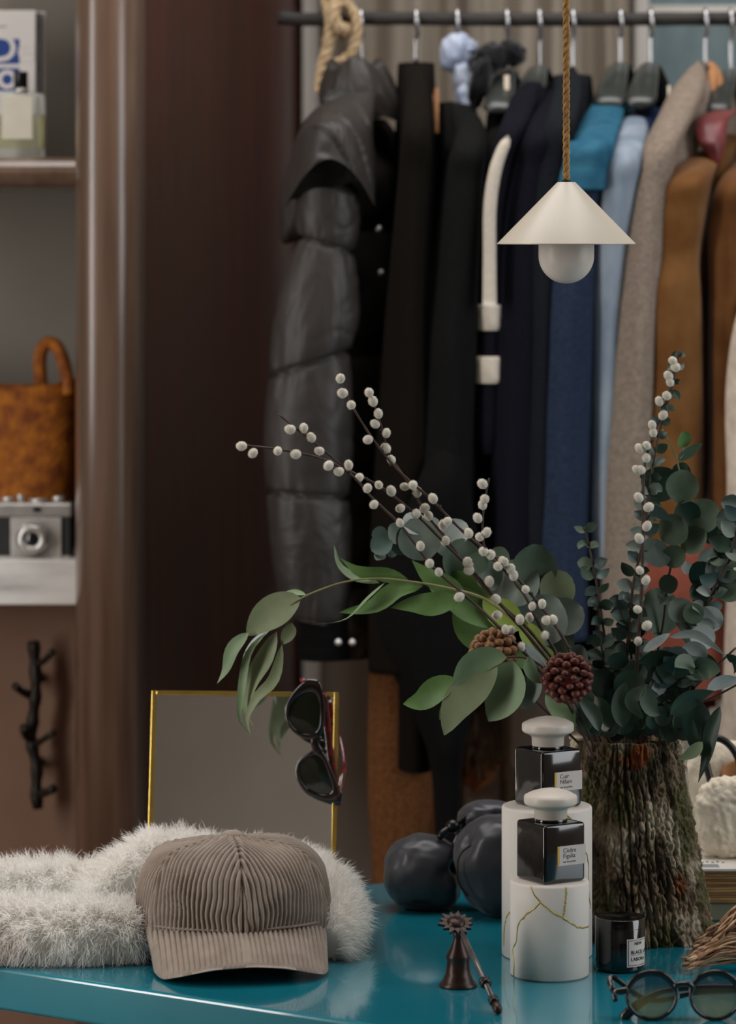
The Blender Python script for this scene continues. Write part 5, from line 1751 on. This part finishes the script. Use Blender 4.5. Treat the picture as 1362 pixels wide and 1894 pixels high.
tag(ct, 'single fallen catkin on the rim of the bark vase', 'catkin')

# long-leaved gum branch arching left over the mirror
gum = thing('gum_branch', 'long leaved green gum branch arching left over the mirror', 'branch', root_pt(-0.03, -0.02))
gs = stem_path([(530, 1125), (548, 1112), (580, 1096), (640, 1076), (700, 1070), (760, 1076), (830, 1088), (900, 1110), (980, 1180)], 3.60, 3.56) + [root_pt(-0.03, -0.02)]
mesh('stem', *tube(cat(gs, 60), [0.0009 + 0.0013 * k / 60 for k in range(60)], 7), m_green_stem, gum)
for pts, w, m_, Y, kw in (
        ([(760, 1077), (715, 1062), (665, 1056), (628, 1031)], 30, 'fresh', 3.58, dict(roll=-0.5, wave=0.05)),
        ([(702, 1078), (660, 1070), (628, 1046), (618, 1008)], 18, 'sage', 3.585, dict(roll=0.6, wave=0.04)),
        ([(782, 1084), (735, 1092), (690, 1122), (628, 1133)], 36, 'fresh', 3.575, dict(roll=0.3, wave=0.06)),
        ([(712, 1078), (680, 1108), (640, 1146), (574, 1156)], 13, 'sage', 3.57, dict(roll=0.9, twist=0.8)),
        ([(852, 1108), (800, 1118), (765, 1118), (724, 1124)], 44, 'fresh', 3.57, dict(roll=0.1, wave=0.05)),
        ([(566, 1100), (545, 1097), (520, 1102), (505, 1104)], 17, 'sage', 3.60, dict(roll=0.8)),
        ([(557, 1106), (530, 1118), (490, 1142), (456, 1176)], 62, 'olive', 3.595, dict(kind='oval', roll=0.1, cup=0.08)),
        ([(460, 1170), (432, 1200), (418, 1240), (402, 1264)], 28, 'sage', 3.60, dict(roll=0.2, twist=0.5)),
        ([(540, 1152), (536, 1168), (521, 1192)], 26, 'olive', 3.60, dict(kind='oval')),
        ([(495, 1168), (462, 1206), (448, 1270), (444, 1330), (466, 1363)], 17, 'sage', 3.605, dict(roll=0.9, twist=-1.2)),
        ([(512, 1168), (490, 1220), (466, 1262), (456, 1310), (470, 1346)], 38, 'olive', 3.61, dict(roll=0.2, twist=0.7)),
        ([(522, 1192), (506, 1258), (476, 1290), (458, 1330), (464, 1362)], 22, 'olive', 3.60, dict(roll=-0.3, twist=1.2)),
        ([(500, 1165), (470, 1190), (452, 1225), (456, 1262)], 20, 'pale', 3.615, dict(roll=0.9, twist=0.4)),
        ([(862, 1102), (820, 1080), (790, 1062), (762, 1036)], 40, 'fresh', 3.575, dict(roll=-0.2, wave=0.05)),
        ([(930, 1160), (880, 1130), (830, 1100), (790, 1078)], 62, 'fresh', 3.58, dict(roll=0.3, kind='oval', wave=0.03)),
        ([(905, 1105), (880, 1085), (850, 1070), (828, 1058)], 46, 'fresh', 3.585, dict(roll=-0.4, kind='oval')),
        ([(945, 1185), (900, 1180), (865, 1160), (838, 1128)], 62, 'fresh', 3.58, dict(roll=-0.2, kind='oval', wave=0.03)),
        ([(965, 1165), (935, 1140), (912, 1122), (896, 1100)], 56, 'lime', 3.575, dict(roll=0.1, kind='oval')),
        ([(1003, 1205), (985, 1180), (970, 1158), (964, 1146)], 40, 'lime', 3.57, dict(roll=0.1, kind='oval')),
        ([(1010, 1230), (980, 1225), (950, 1205), (925, 1180)], 44, 'fresh', 3.58, dict(roll=0.4, kind='oval')),
        ([(1030, 1225), (1008, 1212), (990, 1200), (975, 1188)], 32, 'lime', 3.585, dict(roll=0.1, kind='oval'))):
    plf(gum, pts, w, m_, Y, 0.012, **kw)

# broad-leaved spray hanging over the front of the vase
brd = thing('broad_leaf_spray', 'broad matte green leaves fanning out left of the perfume bottles', 'foliage', root_pt(-0.035, -0.045))
bsp = stem_path([(925, 1216), (975, 1217), (1010, 1240), (1050, 1300)], 3.50, 3.53) + [root_pt(-0.035, -0.045)]
mesh('stem', *tube(cat(bsp, 30), 0.0014, 7), m_stem, brd)
for pts, w, m_, Y, kw in (
        ([(938, 1216), (905, 1214), (868, 1230), (838, 1268)], 52, 'sage', 3.485, dict(roll=-0.5, kind='oval', cup=0.1)),
        ([(920, 1226), (885, 1262), (845, 1305), (822, 1360)], 66, 'olive', 3.49, dict(roll=0.1, kind='oval', cup=0.08)),
        ([(950, 1222), (940, 1262), (925, 1300), (904, 1334)], 82, 'sage', 3.495, dict(roll=0.35, kind='oval', cup=0.08)),
        ([(848, 1258), (810, 1274), (780, 1296), (746, 1302)], 48, 'fresh', 3.50, dict(roll=0.2, kind='oval', cup=0.1)),
        ([(826, 1300), (820, 1315), (813, 1331)], 14, 'fresh', 3.50, dict(roll=0.2)),
        ([(972, 1188), (985, 1205), (1002, 1222), (1014, 1236)], 18, 'pale', 3.475, dict(roll=0.4)),
        ([(978, 1214), (980, 1235), (990, 1255), (1003, 1264)], 26, 'sage', 3.48, dict(roll=-0.2)),
        ([(1000, 1258), (985, 1275), (972, 1292), (975, 1312)], 42, 'silver', 3.49, dict(kind='round', roll=0.2)),
        ([(1060, 1345), (1045, 1320), (1020, 1300), (1010, 1285)], 38, 'sage', 3.53, dict(kind='oval', roll=0.2)),
        ([(1090, 1350), (1085, 1325), (1080, 1300), (1072, 1285)], 34, 'deep', 3.535, dict(kind='oval', roll=-0.2)),
        ([(1108, 1352), (1100, 1325), (1080, 1300), (1068, 1290)], 30, 'deep', 3.525, dict(kind='oval', roll=0.3)),
        ([(1065, 1350), (1050, 1335), (1035, 1325), (1018, 1318)], 30, 'sage', 3.54, dict(kind='oval', roll=0.5))):
    plf(brd, pts, w, m_, Y, 0.01, **kw)

# silver dollar gum cluster
sd = thing('silver_dollar_branch', 'silvery round leaved gum branch behind the left willow stems', 'branch', root_pt(-0.02, 0.0))
sds = stem_path([(712, 1000), (760, 990), (830, 1005), (900, 1050), (960, 1100), (1020, 1180)], 3.62, 3.60) + [root_pt(-0.02, 0.0)]
mesh('stem', *tube(cat(sds, 40), 0.0013, 7), m_stem, sd)
for px, py, r, m_, ang in ((706, 1008, 21, 'blue', 2.8), (703, 989, 15, 'blue', 3.3), (722, 1020, 11, 'blue', 1.5), (704, 1030, 10, 'dusk', 2.5), (735, 986, 20, 'silver', 3.9), (742, 1008, 19, 'blue', 2.4), (766, 968, 22, 'pale', 4.2), (778, 996, 40, 'silver', 4.4),
                           (800, 975, 18, 'pale', 5.2), (832, 1002, 33, 'silver', 4.0), (843, 985, 26, 'pale', 5.4), (850, 1036, 40, 'dusk', 5.0), (925, 1030, 19, 'dusk', 5.0), (985, 1052, 46, 'dusk', 4.9), (1032, 1090, 34, 'olive', 5.4), (1046, 1142, 36, 'silver', 5.6),
                           (955, 1082, 46, 'silver', 5.5), (1004, 1146, 48, 'silver', 5.2), (1026, 1182, 38, 'dusk', 5.3), (905, 1062, 30, 'silver', 4.2), (942, 1124, 38, 'blue', 4.3), (925, 1160, 30, 'olive', 4.4), (1070, 1212, 20, 'silver', 5.0), (1092, 1248, 20, 'silver', 4.9), (885, 1040, 20, 'dusk', 3.8), (1082, 1290, 18, 'dusk', 5.2)):
    round_leaf(sd, px, py, r, m_, 3.60 + random.uniform(-0.015, 0.015), ang, 1.05)


def euca(label, pts, y0, y1, sizes, mats, step=26, root=None, seed=1, side_scale=1.0, r=0.0011, pairs=True, extra=()):
    rg = random.Random(seed)
    base = root if root is not None else root_pt(rg.uniform(-0.02, 0.03), rg.uniform(-0.02, 0.02))
    w3 = stem_path(pts, y0, y1) + [base]
    n = 60
    path = cat(w3, n)
    b = thing('eucalyptus_branch', label, 'branch', base, 'eucalyptus branches')
    mesh('stem', *tube(path, [r + 0.0008 * k / n for k in range(n)], 7), m_stem, b)
    L = np.concatenate([[0], np.cumsum(np.linalg.norm(np.diff(path, axis=0), axis=1))])
    stepm = step / F * y0
    s, sd_ = 0.002, 1
    while s < L[-1] - 0.05:
        k = int(np.searchsorted(L, s))
        q = Vector(path[min(k, n - 1)])
        t = Vector(path[min(k + 1, n - 1)] - path[max(k - 1, 0)]).normalized()
        frac = s / L[-1]
        size = (sizes[0] + (sizes[1] - sizes[0]) * min(1, frac * 1.6)) / F * y0 * rg.uniform(0.8, 1.15)
        for sg_ in ((1, -1) if pairs else (sd_,)):
            dirv = (Vector((sg_ * side_scale, rg.uniform(-0.7, 0.4), 0.15)) - t * rg.uniform(0.2, 0.6)).normalized()
            p1 = q + dirv * size * 0.3
            p2 = q + dirv * size * 1.05 + Vector((0, 0, rg.uniform(-0.002, 0.002)))
            p3 = q + dirv * size * 1.9 + Vector((0, rg.uniform(-0.004, 0.004), rg.uniform(-0.008, 0.003)))
            leaf(b, [q, p1, p2, p3], size * rg.uniform(1.25, 1.6), rg.choice(mats), kind='oval', roll=rg.uniform(-0.7, 0.7), cup=rg.uniform(0.02, 0.18), nr=9)
        sd_ = -sd_
        s += stepm * rg.uniform(0.8, 1.2)
    for px, py, rr_, m_, ang, Y in extra:
        round_leaf(b, px, py, rr_, m_, Y, ang)
    return b


euca('slender small leaved eucalyptus sprig left of the tall willow branch', [(1082, 975), (1092, 1020), (1102, 1070), (1112, 1130), (1122, 1200), (1135, 1270)], 3.585, 3.60, (15, 17), ['blue', 'deep', 'blue', 'dusk'], 30, root_pt(-0.01, 0.01), 11)
euca('tall eucalyptus stem with tiny leaves beside the tall willow branch', [(1258, 645), (1243, 720), (1222, 790), (1210, 850), (1200, 920), (1190, 1000), (1172, 1080), (1162, 1180), (1158, 1280)], 3.565, 3.60, (8, 19), ['deep', 'blue', 'deep', 'silver'], 27, root_pt(0.0, 0.01), 12)
euca('eucalyptus branch with large round dark leaves right of the willow', [(1265, 905), (1262, 960), (1248, 1020), (1235, 1080), (1228, 1150), (1210, 1240)], 3.60, 3.61, (6, 8), ['deep'], 90, root_pt(0.015, 0.02), 13, pairs=False,
     extra=((1264, 813, 15, 'fresh', 4.7, 3.595), (1222, 893, 36, 'deep', 3.6, 3.615), (1262, 900, 31, 'dusk', 4.9, 3.595), (1262, 873, 18, 'deep', 5.0, 3.61), (1246, 980, 30, 'dusk', 3.9, 3.585), (1300, 955, 34, 'dusk', 5.3, 3.60), (1272, 950, 26, 'deep', 4.2, 3.605), (1285, 1000, 27, 'dusk', 5.6, 3.60),
            (1318, 985, 22, 'deep', 5.8, 3.605), (1214, 1024, 28, 'deep', 3.3, 3.60), (1248, 1030, 22, 'dusk', 5.8, 3.60), (1238, 1080, 18, 'deep', 4.4, 3.60), (1216, 1132, 44, 'dusk', 4.6, 3.61), (1312, 1040, 26, 'deep', 5.0, 3.61), (1228, 1105, 14, 'deep', 5.2, 3.60), (1206, 938, 20, 'deep', 0.4, 3.60), (1270, 1050, 12, 'pale', 4.7, 3.595)))
# slim leaf pair at the branch top
b13 = [o for o in bpy.data.objects if o.name.startswith('eucalyptus_branch') and 'large round' in o.get('label', '')][0]
mesh('twig', *tube(cat(stem_path([(1226, 795), (1240, 822), (1254, 856), (1262, 905)], 3.595, 3.60), 12), 0.0009, 6), m_green_stem, b13)
plf(b13, [(1254, 852), (1272, 838), (1300, 820)], 20, 'dusk', 3.59, 0.0, kind='oval', roll=0.3)
plf(b13, [(1256, 850), (1262, 838), (1266, 826)], 8, 'green' if False else 'pale', 3.59)
plf(b13, [(1200, 935), (1225, 950), (1246, 965)], 24, 'blue', 3.58, 0.0, roll=0.6)
euca('silvery eucalyptus branch leaning right with cupped leaves', [(1372, 950), (1350, 1030), (1325, 1080), (1305, 1130), (1285, 1190), (1262, 1250), (1235, 1310)], 3.56, 3.59, (24, 22), ['silver', 'pale', 'blue', 'dusk', 'deep'], 30, root_pt(0.03, -0.01), 14,
     extra=((1352, 932, 18, 'deep', 0.2, 3.58), (1350, 962, 24, 'deep', 3.2, 3.58), (1352, 990, 26, 'deep', 3.0, 3.585), (1340, 1010, 24, 'deep', 3.8, 3.575), (1365, 1020, 26, 'silver', 0.5, 3.57), (1330, 1060, 30, 'deep', 4.0, 3.58), (1352, 1085, 30, 'dusk', 3.3, 3.565), (1300, 1062, 26, 'deep', 4.1, 3.585),
            (1296, 1098, 24, 'deep', 4.6, 3.575), (1260, 1128, 24, 'silver', 4.0, 3.57), (1284, 1134, 20, 'dusk', 4.2, 3.565), (1312, 1145, 26, 'pale', 0.6, 3.57), (1272, 1150, 24, 'deep', 0.3, 3.575), (1300, 1178, 24, 'pale', 0.3, 3.56)))
euca('low dense eucalyptus branch filling the mouth of the vase', [(1290, 1235), (1250, 1260), (1215, 1300)], 3.53, 3.57, (26, 30), ['deep', 'dusk', 'deep', 'blue', 'pale'], 16, root_pt(0.01, -0.02), 15,
     extra=[(random.uniform(1105, 1285), random.uniform(1215, 1352), random.uniform(16, 30), random.choice(['deep', 'deep', 'dusk', 'deep', 'blue']), random.uniform(3.4, 6.0), random.uniform(3.545, 3.62)) for _ in range(56)] + [(random.uniform(1075, 1262), random.uniform(1312, 1350), random.uniform(15, 24), random.choice(['deep', 'deep', 'dusk']), random.uniform(3.6, 5.8), random.uniform(3.550, 3.58)) for _ in range(30)])
euca('short dark eucalyptus sprig leaning left inside the vase', [(1112, 1190), (1120, 1240), (1130, 1290)], 3.58, 3.59, (18, 22), ['deep', 'dusk', 'deep'], 20, root_pt(-0.015, 0.0), 16)
euca('eucalyptus sprig in the middle of the vase', [(1160, 1120), (1165, 1180), (1170, 1250)], 3.60, 3.60, (20, 24), ['deep', 'silver', 'blue'], 26, root_pt(0.0, 0.012), 17)

# strap leaves drooping at the right of the vase
stp = thing('strap_leaf_spray', 'dark green strap leaves drooping down the right side of the vase', 'foliage', root_pt(0.04, -0.01))
ss = stem_path([(1362, 1198), (1330, 1228), (1295, 1262), (1262, 1300)], 3.56, 3.565) + [root_pt(0.04, -0.01)]
mesh('stem', *tube(cat(ss, 20), 0.0011, 6), m_stem, stp)
ss = stem_path([(1372, 1262), (1335, 1282), (1298, 1300), (1262, 1325)], 3.54, 3.555) + [root_pt(0.04, -0.01)]
mesh('stem', *tube(cat(ss, 20), 0.0011, 6), m_stem, stp)
for pts, w, m_, Y, kw in (
        ([(1240, 1322), (1270, 1296), (1298, 1284), (1322, 1278)], 40, 'deep', 3.53, dict(roll=0.5)),
        ([(1275, 1290), (1288, 1322), (1288, 1352), (1280, 1385)], 54, 'deep', 3.535, dict(roll=0.2, kind='oval')),
        ([(1333, 1306), (1318, 1350), (1308, 1400), (1292, 1448)], 30, 'deep', 3.525, dict(roll=0.3, twist=0.5)),
        ([(1282, 1330), (1288, 1362), (1300, 1388), (1294, 1400)], 14, 'deep', 3.53, dict(roll=0.6)),
        ([(1300, 1372), (1288, 1388), (1272, 1398), (1254, 1406)], 26, 'sage', 3.525, dict(roll=0.5)),
        ([(1308, 1276), (1332, 1262), (1372, 1256)], 26, 'pale', 3.545, dict(kind='oval', roll=0.3)),
        ([(1238, 1178), (1285, 1172), (1318, 1192), (1344, 1214)], 18, 'pale', 3.55, dict(roll=0.5)),
        ([(1344, 1210), (1362, 1222), (1362, 1238), (1358, 1246)], 22, 'deep', 3.55, dict(roll=0.8)),
        ([(1310, 1210), (1318, 1228), (1328, 1244), (1326, 1256)], 18, 'deep', 3.55, dict(roll=0.2)),
        ([(1262, 1196), (1285, 1198), (1302, 1208), (1307, 1220)], 30, 'pale', 3.55, dict(kind='oval', roll=0.5)),
        ([(1190, 1205), (1210, 1190), (1232, 1176), (1240, 1172)], 20, 'pale', 3.545, dict(kind='oval', roll=0.4)),
        ([(1180, 1225), (1215, 1215), (1250, 1222), (1282, 1232)], 40, 'deep', 3.545, dict(kind='oval', roll=0.7)),
        ([(1196, 1268), (1180, 1282), (1168, 1296), (1190, 1330)], 26, 'dusk', 3.53, dict(kind='oval', roll=0.2)),
        ([(1196, 1270), (1198, 1295), (1208, 1315), (1222, 1322)], 34, 'dusk', 3.53, dict(kind='oval', roll=-0.2)),
        ([(1152, 1345), (1150, 1310), (1152, 1280), (1158, 1262)], 40, 'deep', 3.535, dict(kind='oval', roll=0.1)),
        ([(1248, 1345), (1262, 1330), (1275, 1300), (1285, 1280)], 40, 'deep', 3.545, dict(kind='oval', roll=0.1)),
        ([(1130, 1348), (1122, 1325), (1112, 1300), (1104, 1288)], 30, 'deep', 3.54, dict(kind='oval', roll=0.2))):
    plf(stp, pts, w, m_, Y, 0.006, **kw)


# pine cones on wires
def cone(label, c, rad, length, axis, mname, ca, cb, root, n=54):
    g = thing('pine_cone', label, 'pine cone', c, 'pine cones')
    m = mat(mname, ca, cb, 0.5, 60)
    ax = Vector(axis).normalized()
    q = Vector((0, 0, 1)).rotation_difference(ax)
    mesh('core', *sphere(c, rad * 0.72, rad * 0.72, length * 0.40, 16, 10, None, q.to_matrix()), m, g)
    mesh('wire', *tube(cat([Vector(c) - ax * length * 0.4, (Vector(c) - ax * length * 0.6).lerp(Vector(root), 0.5), root], 14), 0.0013, 6), m_stem, g)
    V, Fc = sphere((0, 0, 0), 0.0054, 0.0042, 0.0058, 10, 7)
    me = bpy.data.meshes.new('scale')
    me.from_pydata([tuple(v) for v in V], [], [tuple(f) for f in Fc])
    me.polygons.foreach_set('use_smooth', [True] * len(me.polygons))
    me.materials.append(m)
    for k in range(n):
        t = (k + 0.5) / n
        z = 1 - 1.85 * t
        a = k * 2.399963
        rr = math.sqrt(max(0.0, 1 - z * z))
        d = Vector((rr * math.cos(a), rr * math.sin(a), z))
        p = Vector((d.x * rad * 0.90, d.y * rad * 0.90, d.z * length * 0.47))
        e = (d + Vector((0, 0, 0.6))).normalized()
        o = bpy.data.objects.new('scale', me)
        COL.objects.link(o)
        o.parent = g
        s = (0.55 + 0.55 * rr) * rad / 0.0235
        o.matrix_local = Matrix.Translation(q @ p) @ (q @ Vector((0, 0, 1)).rotation_difference(e)).to_matrix().to_4x4() @ Matrix.Scale(s, 4)
    return g


cone('dark red brown pine cone in the middle of the bouquet', P(1050, 1254, 3.49), 0.0235, 0.044, (0.05, -0.9, 0.12), 'red_brown_cone', C(92, 37, 24), C(62, 23, 16), root_pt(-0.03, -0.04))
cone('light brown pine cone half hidden behind the broad leaves', P(914, 1206, 3.53), 0.0235, 0.040, (-0.35, -0.55, 0.75), 'light_brown_cone', C(142, 100, 66), C(104, 70, 44), root_pt(-0.035, -0.02))
